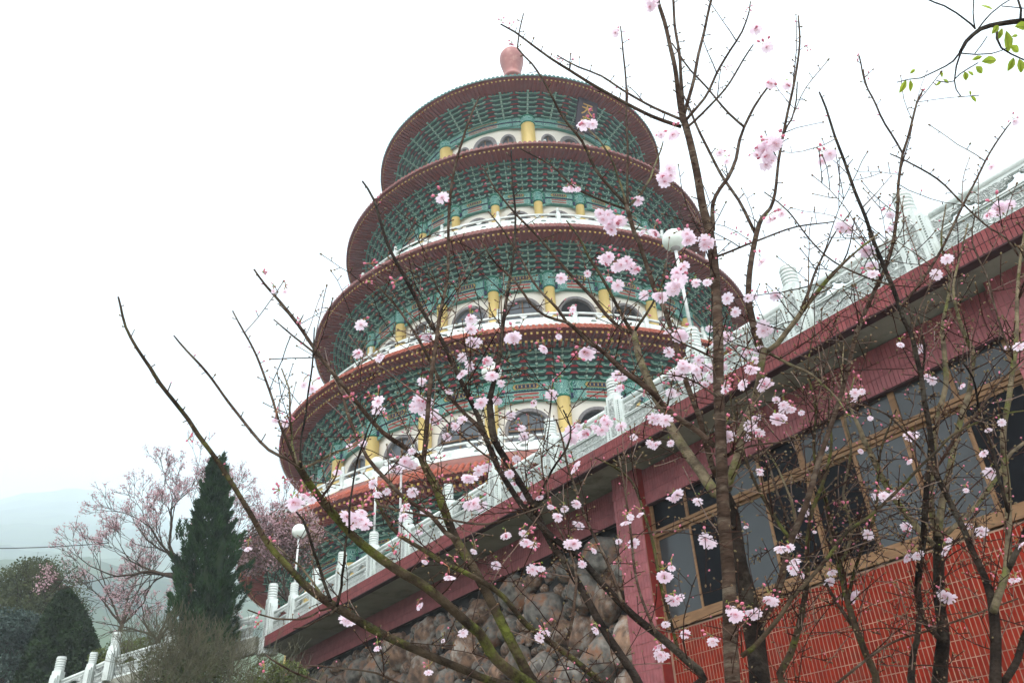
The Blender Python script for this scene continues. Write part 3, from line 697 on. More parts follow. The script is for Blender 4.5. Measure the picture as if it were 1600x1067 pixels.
# --- rubble wall of boulders
rub = thing('rubble_wall', 'wall of rounded grey and brown boulders under the terrace, left of the tiled pilaster', 'stone wall')
b = MB()
ns, nz = 60, 14; vs = []; fs = []
for i in range(ns+1):
    for j in range(nz+1):
        s = 12.2+19*i/ns; z = 0+7.55*j/nz; vs.append(FW.P(s, -.42+.05*math.sin(i*1.9)*math.sin(j*2.3), z))
for i in range(ns):
    for j in range(nz): fs.append((i*(nz+1)+j, (i+1)*(nz+1)+j, (i+1)*(nz+1)+j+1, i*(nz+1)+j+1))
b.add(vs, fs, mortar, True); FW.box(b, 31.0, 31.25, -1.2, -.3, 0, 8.1, mortar); b.build('mortar_bed', rub)
from mathutils import noise as _ns
stone_meshes = []
for k in range(8):
    bm = bmesh.new(); bmesh.ops.create_icosphere(bm, subdivisions=3, radius=1)
    for v in bm.verts:
        p = v.co.copy(); n = _ns.noise(p*1.1+Vector((k*7.3, 1, 2))); n2 = _ns.noise(p*3.1+Vector((k*3.3, 5, 2)))
        q = p*(1+.30*n+.10*n2)
        # flattened knocks
        for a in range(3):
            d = Vector((math.sin(k*2.1+a*2.2), math.cos(k*1.3+a), math.sin(a*3.1+k))).normalized(); t = q.dot(d)
            if t > .74: q -= d*(t-.74)*.75
        v.co = q
    me = bpy.data.meshes.new('stone'); bm.to_mesh(me); bm.free()
    for p in me.polygons: p.use_smooth = True
    me.materials.append(stone_m if k % 2 else stone_b); stone_meshes.append(me)
placed = []
tries = 0
rs = random.Random(3)
def try_stone(s, z, a):
    for (s2, z2, a2) in placed:
        if (s-s2)**2+((z-z2)*1.05)**2 < ((a+a2)*.80)**2: return False
    placed.append((s, z, a)); return True
for size, nt_ in ((.55, 500), (.42, 1400), (.30, 2600), (.2, 3600), (.13, 2500)):
    for _ in range(nt_):
        s = rs.uniform(12.4, 30.8); z = rs.uniform(3.4, 7.42-size*.75)
        sz = size*rs.uniform(.85, 1.15)
        if s > 24 and size > .4 and rs.random() < .5: continue
        try_stone(s, z, sz)
placed.sort(key=lambda p: -p[2]); rotm = math.atan2(FW.T[1], FW.T[0]); small = MB(); nbig = 0
for (s, z, a) in placed:
    P = FW.P(s, -.42+a*.10, z); k = rs.randrange(8)
    rot = (rs.uniform(-.5, .5), rs.uniform(-.5, .5), rotm+rs.uniform(-.3, .3)); sc = (a*rs.uniform(.9, 1.12), a*.78, a*rs.uniform(.8, 1.02))
    if nbig < 290: inst('stone', stone_meshes[k], rub, loc=P, rot=rot, scale=sc); nbig += 1
    else:
        M = Matrix.LocRotScale(Vector(P), Matrix.Rotation(rot[2], 3, 'Z').to_quaternion(), Vector(sc)); ico = stone_meshes[k]
        small.add([M@v.co for v in ico.vertices][::1], [tuple(p.vertices) for p in ico.polygons], stone_m if k % 2 else stone_b, True)
if small.v: tag(small.build('small_stone', rub), kind='stuff')

# ================================================================== TERRACE BALUSTRADE
def lathe_local(prof, n, m): b = MB(); b.lathe(prof, m, n, smooth=True); return b
def post_meshes(fr):
    """marble post of the balustrade with its flanking ears, origin at the terrace floor"""
    b = MB(); T_, N_, Z_ = fr.T, fr.N, fr.Z
    def bx(s0, s1, o0, o1, z0, z1, m): b.box(T_*(s0+s1)/2+N_*(o0+o1)/2+Z_*(z0+z1)/2, T_*(s1-s0)/2, N_*(o1-o0)/2, Z_*(z1-z0)/2, m)
    bx(-.115, .115, -.115, .115, 0, .86, white_marble)
    bx(-.065, .065, .115, .122, .05, .78, carved)
    for sg in (-1, 1):
        bx(min(sg*.117, sg*.20), max(sg*.117, sg*.20), -.09, .09, 0, .74, white_marble); bx(min(sg*.20, sg*.25), max(sg*.20, sg*.25), -.07, .07, 0, .66, white_marble)
        for k in range(16):
            z = .05+k*.042; bx(sg*.158-.012, sg*.158+.012, .09, .094, z, z+.022, marble_dark)
        for t in (-.076, .076):
            for k in range(0): pass
        bx(sg*.092-.008, sg*.092+.008, .115, .120, .04, .80, white_marble)
    b.lathe([(.15, .86), (.14, .875)], white_marble, 4)
    post = b.mesh('post')
    b = MB(); prof = [(.115, .86), (.118, .89)]
    for k in range(5):
        z = .895+k*.062; prof += [(.112, z), (.125, z+.012), (.128, z+.03), (.122, z+.048), (.100, z+.058)]
    prof += [(.118, 1.21), (.11, 1.225), (.0, 1.232)]
    b.lathe(prof, white_marble, 20); fin = b.mesh('finial')
    b = MB(); bx(-.05, .05, .1225, .128, .10, .72, marble_dark); return post, fin
postm, finm = post_meshes(FT)
def panel_mesh(fr, L, slope=0.0, zt=.33, rail_z=.66, rail_r=.06):
    """one bay of railing: hand rail, cloud brackets, carved plinth panel, starting at s=0"""
    b = MB(); T_, N_, Z_ = fr.T, fr.N, fr.Z
    Td = T_+Z_*slope
    def bx(s0, s1, o0, o1, z0, z1, m): b.box(Td*(s0+s1)/2+N_*(o0+o1)/2+Z_*(z0+z1)/2, Td*(s1-s0)/2, N_*(o1-o0)/2, Z_*(z1-z0)/2, m)
    bx(0, L, -.05, .05, .0, .05, white_marble)
    bx(0, L, -.035, .035, .05, zt, carved)
    bx(0, L, .035, .043, .05, .065, white_marble); bx(0, L, .035, .043, .18, .19, white_marble)
    bx(0, L, -.05, .055, zt, zt+.018, white_marble); bx(0, L, -.06, .065, zt+.026, zt+.05, white_marble)
    # scalloped lip hanging over the fascia
    n = int(L/.16); p = L/n
    for i in range(n):
        b.prism([(i*p, .01), (i*p+p*.2, -.025), (i*p+p*.5, -.035), (i*p+p*.8, -.025), ((i+1)*p, .01)], N_*.055, Td, Z_, N_, white_marble, .02)
    pts = [(0, rail_z+.075), (L, rail_z+.075)]
    b.tube([Td*0+Z_*(rail_z), Td*L+Z_*(rail_z)], [rail_r, rail_r], white_marble, 10)
    bx(0, L, -.03, .03, rail_z-.09, rail_z-.05, white_marble)
    zb = zt+.05; zz = rail_z-.09
    def cloud(s0, sg, full=False):
        h = zz-zb
        pol = [(0, 0), (.09, 0), (.10, h*.28), (.17, h*.30), (.24, h*.42), (.25, h*.62), (.33, h*.66), (.38, h*.8), (.36, h), (0, h)]
        if full: pol = [(x, y) for x, y in pol[1:-1]]; pol = [(-x, y) for x, y in pol][::-1]+pol if False else [(-x*.8, y) for x, y in reversed(pol)]+[(x*.8, y) for x, y in pol]
        b.prism([(s0+sg*x, zb+y) for x, y in pol], -N_*.032, Td, Z_, N_, carved, .064)
    cloud(0, 1); cloud(L, -1)
    if L > 1.4: cloud(L/2, 1, True)
    return b.mesh('rail_panel')
POSTS = [-0.22, 1.96, 4.23, 6.42, 8.70, 10.98, 13.14, 15.34, 17.54, 19.68, 21.73, 23.86, 25.79, 27.65]
FLOOR_Z = 8.566; OB = .66; BS = (1.12, 1.12, 1.12)
bal = thing('terrace_balustrade', 'long white carved marble balustrade on the edge of the hall roof terrace', 'balustrade')
for i, s in enumerate(POSTS):
    p = inst('post', postm, bal, loc=FT.P(s, OB, FLOOR_Z), scale=BS); inst('finial', finm, p)
    if i+1 < len(POSTS):
        L = (POSTS[i+1]-s)/1.12-.5; inst('railing', panel_mesh(FT, L), bal, loc=FT.P(s+.28, OB, FLOOR_Z), scale=BS)
# corner post (bigger), and the run that steps down to the left
cp = FT.P(29.68, OB, FLOOR_Z)
p = inst('post', postm, bal, loc=cp, scale=(1.4, 1.4, 1.52)); inst('finial', finm, p)
inst('railing', panel_mesh(FT, 1.16), bal, loc=FT.P(27.93, OB, FLOOR_Z), scale=BS)
b = MB()
for (s0, s1) in ((29.53, 30.1),): FT.box(b, s0, s1, .3, .88, 7.98, 8.56, white_marble)
b.build('corner_base', bal)
# lower run going down to the left
bal2 = thing('stair_balustrade', 'white marble balustrade stepping down the bank left of the terrace corner, behind bare shrub', 'balustrade')
run = [(-9.58, 30.24, 8.61), (-10.86, 30.58, 8.41), (-12.99, 30.91, 8.01), (-15.18, 31.36, 7.63), (-15.96, 31.47, 7.33), (-17.25, 31.7, 6.95), (-19.71, 32.03, 6.3), (-22.18, 32.37, 5.74)]
class F2: pass
for i, (x, y, z) in enumerate(run):
    if i > 0:
        k = 1.4 if i in (3, 5) else 1.12
        p = inst('post', postm, bal2, loc=(x, y, z-.05), rot=(0, 0, math.radians(-37)), scale=(k, k, k)); inst('finial', finm, p)
    if i+1 < len(run):
        x2, y2, z2 = run[i+1]; d = np.array([x2-x, y2-y, 0]); L = np.linalg.norm(d); f2 = F2(); f2.T = d/L; f2.N = np.array([-f2.T[1], f2.T[0], 0]); f2.N = -f2.N if f2.N[1] > 0 else f2.N; f2.Z = np.array([0, 0, 1.])
        g0 = .224; inst('railing', panel_mesh(f2, (L-.448)/1.12, (z2-z)/L), bal2, loc=(x+f2.T[0]*g0, y+f2.T[1]*g0, z+(z2-z)*g0/L), scale=BS)
        b = MB(); b.box(np.array([(x+x2)/2, (y+y2)/2, (z+z2)/2-.3]), np.array([x2-x, y2-y, z2-z])/2, f2.N*.12, (0, 0, .28), soffit_grey); b.build('plinth', bal2)

# ================================================================== LAMPS, POLE, CABLE
def lamp(s, ztop, label, r=.22):
    P = FT.P(s, OB, 9.92)
    t = thing('globe_lamp', label, 'lamp', P, 0, 'globe lamps on the terrace balustrade')
    b = MB(); h = ztop-9.92-r*1.9; b.tube([(0, 0, 0), (0, 0, h)], [.034, .034], steel, 12); b.lathe([(.075, 0), (.075, .03), (.04, .05)], steel, 12); b.build('pole', t)
    b = MB(); b.lathe([(.035, h-.05), (.10, h), (.12, h+.05), (.10, h+.07)], steel_grey, 16); b.build('collar', t)
    b = MB(); b.lathe([(r*math.sin(pi*i/16), h+r*.95-r*math.cos(pi*i/16)) for i in range(17)], globe_m, 28); b.build('globe', t)
lamp(8.70, 12.33, 'white globe lamp on a pole, highest and rightmost, behind the main cherry trunk', .24)
lamp(15.34, 12.53, 'white globe lamp partly behind blossoms in front of the fourth tier', .265)
lamp(21.73, 12.35, 'white globe lamp with its globe behind a pink blossom left of the mossy branch', .2)
lamp(27.65, 12.04, 'white globe lamp nearest the terrace corner, in front of the pink cherry crown', .26)
P = FT.P(24.7, -1.8, 8.56); ft = thing('flag_pole', 'plain grey metal pole standing on the terrace near the corner', 'pole', P)
b = MB(); b.tube([(0, 0, 0), (0, 0, 4.9)], [.055, .04], steel_grey, 10); b.build('shaft', ft); b = MB(); b.lathe([(0, 5.0), (.06, 4.96), (.07, 4.92), (.04, 4.88)], steel_grey, 10); b.build('pole_cap', ft)
b = MB(); p0 = PY(-260, 845, 60); p1 = PY(170, 848, 60); pts = [p0+(p1-p0)*t/12+np.array([0, 0, -4*.5*(t/12)*(1-t/12)]) for t in range(13)]
b.tube(pts, [.035]*13, wire_m, 5); o = b.build('overhead_cable'); tag(o, 'thin dark overhead cable crossing in front of the misty hillside', 'cable')

# ================================================================== BACKGROUND PLANTS
def leaf_quads(b, pts, size, m, rng, asp=.55, up=None, fold=False):
    for p in pts:
        a = np.array([rng.gauss(0, 1), rng.gauss(0, 1), rng.gauss(0, 1)])
        if up is not None: a = a*.6+np.array(up)
        a /= np.linalg.norm(a)+1e-9; c = np.cross(a, [rng.gauss(0, 1), rng.gauss(0, 1), rng.gauss(0, 1)]); c /= np.linalg.norm(c)+1e-9
        s = size*rng.uniform(.6, 1.3); b.add([p-a*s, p+c*s*asp, p+a*s, p-c*s*asp], [(0, 1, 2, 3)], m)
def branchy(rng, base, d0, length, r0, depth_, spread=.55, upb=.25, kids=(2, 3), shrink=.74, wig=.12, minr=.011):
    """recursive limbs; returns (segments, tips)"""
    segs = []; tips = []
    def go(p, d, L, r, k):
        n = 4; pts = [p]; rad = [r]
        for i in range(n):
            d = d+np.array([rng.gauss(0, wig), rng.gauss(0, wig), rng.gauss(0, wig)+upb*.12]); d /= np.linalg.norm(d)
            p = p+d*L/n; pts.append(p); rad.append(r*(1-.35*(i+1)/n))
        segs.append((pts, rad, k))
        if k == 0:
            tips.append((p, d)); tips.append((pts[2], d)); tips.append((pts[3], d)); return
        nk = rng.randint(*kids)
        for q in range(nk):
            a = np.array([rng.gauss(0, 1), rng.gauss(0, 1), rng.gauss(0, 1)]); a -= (a@d)*d; a /= np.linalg.norm(a)
            d2 = d+a*spread*rng.uniform(.6, 1.3)+np.array([0, 0, upb*.3]); d2 /= np.linalg.norm(d2)
            st = pts[-1] if q < 2 else pts[rng.randint(2, 3)]
            go(st, d2, L*shrink*rng.uniform(.8, 1.15), max(minr, rad[-1]*(.85 if q == 0 else .68)), k-1)
    go(np.array(base, float), np.array(d0, float)/np.linalg.norm(d0), length, r0, depth_)
    return segs, tips
def far_cherry(name, label, base, limbs, r0, depth_, leaf_m, nflow, fsize, seed, brk=bark, group=None, **kw):
    rng = random.Random(seed); t = thing(name, label, 'tree', base, 0, group); base = np.zeros(3)
    tb = MB(); gz = kw.pop('stem', 1.0); tb.tube([base-[0, 0, 2.5], base+[0, 0, gz*.5], base+[.05, 0, gz]], [r0*1.3, r0*1.05, r0], brk, 8); tb.build('trunk', t)
    fl = MB(); allt = []; tw = MB()
    for (d, L) in limbs:
        segs, tips = branchy(rng, base+[0, 0, gz*rng.uniform(.75, 1)], d, L, r0*.62, depth_, **kw)
        lb = MB()
        for pts, rad, k in segs: (lb if k >= depth_-2 else tw).tube(pts, rad, brk, 5 if k > 1 else 3, cap=False)
        lb.build('branch', t); allt += tips
    tag(tw.build('twig', t), kind='stuff')
    for _ in range(nflow):
        p, d = rng.choice(allt); p = p+np.array([rng.gauss(0, 1), rng.gauss(0, 1), rng.gauss(0, 1)])*fsize*1.6
        leaf_quads(fl, [p], fsize, leaf_m, rng, .8)
    tag(fl.build('blossom', t), kind='stuff')
    return t
# big bare-branched pink cherry left of the pagoda
bc = PY(292, 950, 34)
far_cherry('cherry_tree', 'large spreading cherry with sparse pink flowers behind the dark conifer', bc,
           [((-.95, .1, .42), 1.75), ((-.8, -.2, .75), 1.7), ((-.3, .2, 1), 1.75), ((.25, -.1, 1), 1.7), ((.75, .2, .8), 1.6), ((-1.0, .2, .25), 1.5), ((-.55, .3, .95), 1.8), ((.5, .3, .95), 1.6)],
           .17, 6, petal_far, 14000, .038, 11, bark, spread=.50, upb=.2, stem=1.3, shrink=.76, wig=.10, minr=.010)
far_cherry('cherry_tree', 'small vase-shaped cherry behind the cut-back topiary cone, branching low', PY(188, 985, 40),
           [((-.5, 0, 1), 1.7), ((.4, 0, 1), 1.7), ((0, .3, 1), 1.8), ((-.8, 0, .7), 1.4), ((.8, 0, .7), 1.3)], .10, 5, petal_far, 1500, .035, 12, bark, spread=.45, upb=.4, stem=.3)
far_cherry('cherry_tree', 'dense pink cherry crown low between the conifer and the small cherry', PY(245, 1010, 46),
           [((-.7, 0, .7), 1.6), ((.6, 0, .8), 1.6), ((0, .3, 1), 1.5), ((.9, 0, .4), 1.6), ((-.9, 0, .4), 1.6)], .12, 5, petal_far, 3200, .05, 13, bark, spread=.6, upb=.2, stem=.4)
# dense cherry crown with bronze leaves in front of the lowest eave
def crown_cherry():
    rng = random.Random(5); base = PY(455, 985, 36); t = thing('cherry_tree', 'round dense cherry crown with pink blossom and bronze leaves before the lowest red eave', 'tree', base)
    c = PY(438, 855, 36)-base
    b = MB(); b.tube([(0, 0, -2), (0, 0, 1.0), c*.5], [.14, .12, .09], bark, 8); b.build('trunk', t)
    lb = MB()
    for k in range(9):
        segs, tips = branchy(rng, c*.35, (rng.gauss(0, .9), rng.gauss(0, .6), .9), 1.1, .05, 3, spread=.6)
        for pts, rad, kk in segs: lb.tube(pts, rad, bark, 4, cap=False)
    lb.build('branch', t)
    f = MB(); g = MB(); bronze = mat('bronze_leaf', (.20, .12, .085), .7, (.11, .075, .05), 3)
    lobes = [(np.array([rng.uniform(-1.6, 1.75), rng.uniform(-1, 1), rng.uniform(-.95, .95)]), rng.uniform(.4, .75)) for _ in range(26)]
    lobes = [(o, r) for o, r in lobes if (o[0]/1.8)**2+(o[2]/1.15)**2 < 1.05]
    for o, r in lobes:
        for i in range(330):
            d = np.array([rng.gauss(0, 1), rng.gauss(0, 1), rng.gauss(0, 1)]); d /= np.linalg.norm(d); p = c+o+d*r*rng.uniform(.6, 1.1)
            if rng.random() < .5: leaf_quads(f, [p], .06, petal_far, rng, .8)
            else: leaf_quads(g, [p], .07, bronze, rng, .6)
    tag(f.build('blossom', t), kind='stuff'); tag(g.build('foliage', t), kind='stuff')
crown_cherry()
# twisted conifer of upward flame-shaped sprays
def conifer():
    rng = random.Random(9); Y = 30; base = PY(318, 1010, Y); t = thing('conifer_tree', 'tall dark green juniper with flame-shaped sprays in front of the pink cherry', 'tree', base)
    b = MB(); b.tube([(0, 0, -1.5), (0, 0, 2.5), (.1, 0, 5)], [.16, .12, .03], bark_black, 8); b.build('trunk', t)
    top = PY(341, 706, Y)-base; H = top[2]
    prof = [(0, .95), (.12, 1.12), (.25, 1.2), (.38, 1.12), (.5, .95), (.62, .72), (.74, .5), (.86, .26), (1, .03)]
    def R(h):
        for (a, ra), (c, rc) in zip(prof[:-1], prof[1:]):
            if a <= h <= c: return (ra+(rc-ra)*(h-a)/(c-a))*.88
        return .05
    n = 260
    fl = [MB() for _ in range(6)]
    flames = []
    for i in range(n):
        h = (i/n)**.92; a = i*2.4+rng.uniform(-.3, .3); r = R(h)*rng.uniform(.5, 1.08); p = top*h+np.array([math.cos(a)*r, math.sin(a)*r, 0]); p[2] = H*h*.97-.35
        flames.append((p, np.array([math.cos(a)*.6, math.sin(a)*.6, 1.]), rng.uniform(.5, 1.15)*(1-.45*h), rng.uniform(.13, .26)*(1-.4*h)))
    for (px, py, L, w) in ((290, 850, .95, .2), (279, 843, .75, .15), (362, 880, .8, .16), (355, 955, 1., .2), (350, 1000, .9, .2), (270, 960, .8, .2)):
        p = PY(px, py, Y-.3)-base; flames.append((p, np.array([rng.uniform(-.25, .1) if px < 320 else .12, 0, 1]), L, w))
    for i, (p, d, L, w) in enumerate(flames):
        d = d/np.linalg.norm(d); bb = fl[i % 6]
        for k in range(125):
            t_ = rng.random()**.8; rr = w*math.sin(pi*min(1, (t_*.86+.14)))**.6*(1-t_*.55)*rng.uniform(.75, 1.05); a = rng.uniform(0, 2*pi)
            u = np.cross(d, [.3, .9, .1]); u /= np.linalg.norm(u); v = np.cross(d, u)
            q = p+d*L*t_+(u*math.cos(a)+v*math.sin(a))*rr
            dir_ = d+(u*math.cos(a)+v*math.sin(a))*.55; dir_ /= np.linalg.norm(dir_); sd_ = np.cross(dir_, [rng.gauss(0, 1), rng.gauss(0, 1), rng.gauss(0, 1)]); sd_ /= np.linalg.norm(sd_)
            s = rng.uniform(.06, .12); bb.add([q-dir_*s*.6-sd_*s*.32, q-dir_*s*.6+sd_*s*.32, q+dir_*s*1.3], [(0, 1, 2)], conifer_g)
    for bb in fl: tag(bb.build('foliage', t), kind='stuff')
    b = MB(); b.lathe([(R(h/10)*.5, H*h/10-.5) for h in range(11)], topiary_g, 14); b.build('inner_foliage', t)
conifer()
def clipped(name, label, top_px, base_px, Y, halfw, n, m, size, seed, power=.75, lean=0, cat='shrub'):
    rng = random.Random(seed); base = PY(*base_px, Y); top = PY(*top_px, Y)-base; H = top[2]
    t = thing(name, label, cat, base); b = MB(); b.tube([(0, 0, -1.5), (0, 0, H*.7)], [.1, .05], bark_black, 6); b.build('trunk', t)
    b = MB(); ph = [rng.uniform(0, 6) for _ in range(6)]
    def R(h, a): return halfw*(1-h**(1/power)*1.0)**.72*(1+.05*math.sin(3*a+ph[0])+.05*math.sin(7*a+ph[1]+h*9)+.035*math.sin(13*a+h*21))
    for i in range(n):
        h = rng.random()**1.15; a = rng.uniform(0, 2*pi); r = R(h, a)*rng.uniform(.84, 1.03)
        p = np.array([top[0]*h+math.cos(a)*r, math.sin(a)*r, H*h]); out = np.array([math.cos(a), math.sin(a), .8])
        leaf_quads(b, [p], size, m, rng, .5, up=out*.5)
    tag(b.build('foliage', t), kind='stuff')
    b = MB(); b.lathe([(R(h/12, 0)*.76, H*h/12) for h in range(12)]+[(0, H*.95)], m, 20); b.v = [(x+top[0]*z/H, y, z) for x, y, z in b.v]; b.build('inner_foliage', t)
clipped('topiary_cone', 'dark green clipped cone-shaped evergreen beside the white stair posts', (104, 918), (96, 1110), 35, 1.86, 30000, topiary_g, .085, 21)
def round_tree(name, label, c_px, Y, rx, rz, m, n, size, seed, nl=22, brk=bark_black, holes=.0):
    rng = random.Random(seed); c = PY(*c_px, Y); base = np.array([c[0], c[1], c[2]-rz-1.5]); t = thing(name, label, 'tree', base); cc = c-base
    b = MB(); b.tube([(0, 0, -3), (0, 0, cc[2]*.5)], [.22, .16], brk, 8); b.build('trunk', t)
    lb = MB()
    for k in range(7):
        segs, tips = branchy(rng, (0, 0, cc[2]*.45), (rng.gauss(0, .8), rng.gauss(0, .5), 1), rx*.55, .09, 3, spread=.6)
        for pts, rad, kk in segs: lb.tube(pts, rad, brk, 4, cap=False)
    lb.build('branch', t)
    f = MB()
    for k in range(nl):
        a = rng.uniform(0, 2*pi); e = rng.uniform(-.4, 1)*pi/2; r = rng.uniform(.45, .8)
        o = np.array([math.cos(a)*math.cos(e)*rx*r, math.sin(a)*math.cos(e)*rx*r*.8, math.sin(e)*rz*r]); lr = rx*rng.uniform(.25, .42)
        for i in range(n//nl):
            d = np.array([rng.gauss(0, 1), rng.gauss(0, 1), rng.gauss(0, 1)]); d /= np.linalg.norm(d); d[2] = d[2]*.75
            p = cc+o+d*lr*rng.uniform(.72, 1.06); leaf_quads(f, [p], size, m, rng, .6)
    tag(f.build('foliage', t), kind='stuff')
round_tree('broadleaf_tree', 'large domed olive-green tree at the left edge, hazy behind the topiary', (30, 965), 48, 4.1, 3.4, olive_g, 24000, .075, 31, 40)
round_tree('broadleaf_tree', 'dark bluish-green leafy tree cut by the left edge of the view', (0, 1035), 40, 2.5, 2.6, blue_g, 16000, .07, 32, 26)
round_tree('garden_shrub', 'yellow-green bush behind the upper white stair post', (205, 1035), 33, 1.5, .95, lime_g, 6000, .05, 33, 16)
round_tree('garden_shrub', 'mossy green bush on the bank under the terrace corner', (430, 1105), 19, 1.15, .95, lime_g, 7000, .035, 34, 18)
round_tree('garden_shrub', 'brown-green hedge bush behind the bare shrub', (300, 1075), 29, 2.3, 1.3, olive_g, 9000, .05, 35, 22)
def bare_shrub():
    rng = random.Random(77)
    for (px, py, Y, sp, lab) in ((235, 1120, 17, 1.0, 'grey bare twiggy shrub in front of the white stair balustrade'), (325, 1125, 18, 1.0, 'taller bare twiggy shrub in front of the conifer foot'), (405, 1140, 16, .7, 'thin bare shrub on the bank below the terrace corner')):
        base = PY(px, py, Y); t = thing('bare_shrub', lab, 'shrub', base)
        b = MB(); tw = MB()
        for k in range(26 if sp > .8 else 9):
            segs, tips = branchy(rng, np.zeros(3)+[rng.uniform(-.3, .3), rng.uniform(-.3, .3), 0], (rng.gauss(0, .6), rng.gauss(0, .4), 1), .68*sp, .013, 4, spread=.55, upb=.35, kids=(2, 3), shrink=.76, minr=.0042)
            for pts, rad, kk in segs: (b if kk > 2 else tw).tube(pts, rad, shrub_bark, 4 if kk > 2 else 3, cap=False)
        b.build('stem', t); tag(tw.build('twig', t), kind='stuff')
bare_shrub()

# tall trees added out of view to give the hall windows dark reflections
for i_, (x_, y_, r_, z_) in enumerate(((-19, -3, 4.5, 9), (-24, -11, 5, 10), (-13, -12, 4, 9))):
    rg_ = random.Random(50+i_); t_ = thing('broadleaf_tree', ('unseen dark tree added for the hall windows to mirror, nearest the bank', 'unseen dark tree added for the hall windows to mirror, farthest left', 'unseen dark tree added for the hall windows to mirror, behind the photographer')[i_], 'tree', (x_, y_, 0))
    b = MB(); b.tube([(0, 0, 0), (.1, 0, z_*.5), (0, .1, z_)], [.3, .22, .08], bark_black, 8); b.build('trunk', t_)
    f = MB()
    for k in range(26):
        d = np.array([rg_.gauss(0, 1), rg_.gauss(0, 1), rg_.gauss(0, 1)]); d /= np.linalg.norm(d); c_ = np.array([0, 0, z_])+d*r_*.62*np.array([1, 1, .9])
        for q in range(200):
            e = np.array([rg_.gauss(0, 1), rg_.gauss(0, 1), rg_.gauss(0, 1)]); e /= np.linalg.norm(e); leaf_quads(f, [c_+e*r_*.36*rg_.uniform(.5, 1)], .16, topiary_g, rg_, .6)
    tag(f.build('foliage', t_), kind='stuff')
# ================================================================== FOREGROUND CHERRY TREES
def flower_mesh(k, open_=1.0):
    """five notched cupped petals, radius 1, facing +z"""
    rg = random.Random(k); b = MB()
    for i in range(5):
        a = 2*pi*i/5+rg.uniform(-.12, .12); er = np.array([math.cos(a), math.sin(a), 0]); et = np.array([-math.sin(a), math.cos(a), 0]); L = rg.uniform(.9, 1.06); W = rg.uniform(.38, .45)
        cup = rg.uniform(.10, .38)*open_; tw = rg.uniform(-.2, .2); vs = []
        rows = [(.05, .08), (.26, .50), (.55, .95), (.80, 1.05), (1.0, .62)]
        for r, w in rows:
            z = cup*(r**1.6)-.05+.04*math.sin(r*5+i)
            for u in (-1, 0, 1): vs.append(er*r*L+et*W*w*u+np.array([0, 0, z+.06*abs(u)*w+tw*u*w*.3]))
        vs.append(er*.84*L+np.array([0, 0, cup*.85-.05]))
        fs = []
        for r in range(3):
            for c in range(2): o = r*3+c; fs.append((o, o+1, o+4, o+3))
        fs += [(9, 10, 15, 12), (10, 11, 14, 15)]
        vs[13] = vs[15]
        b.add(vs, fs, petal, True)
    for i in range(9):
        a = 2*pi*i/9+.3; d = np.array([math.cos(a)*.24, math.sin(a)*.24, .34*rg.uniform(.7, 1.1)]); b.tube([np.zeros(3), d], [.012, .012], petal, 3); b.box(d, (.026, 0, 0), (0, .026, 0), (0, 0, .022), stamen)
    b.lathe([(0, -.42), (.10, -.38), (.12, -.18), (.16, -.05), (0, -.02)], bud_pink, 6)
    return b.mesh('blossom')
FLOWERS = [flower_mesh(k, .6+.35*(k % 4)) for k in range(6)]
def bud_shape(b, p, d, L, w, m):
    d = d/np.linalg.norm(d); b.tube([p, p+d*L*.25, p+d*L*.6, p+d*L*.9, p+d*L], [w*.45, w, w*1.05, w*.55, w*.1], m, 5)

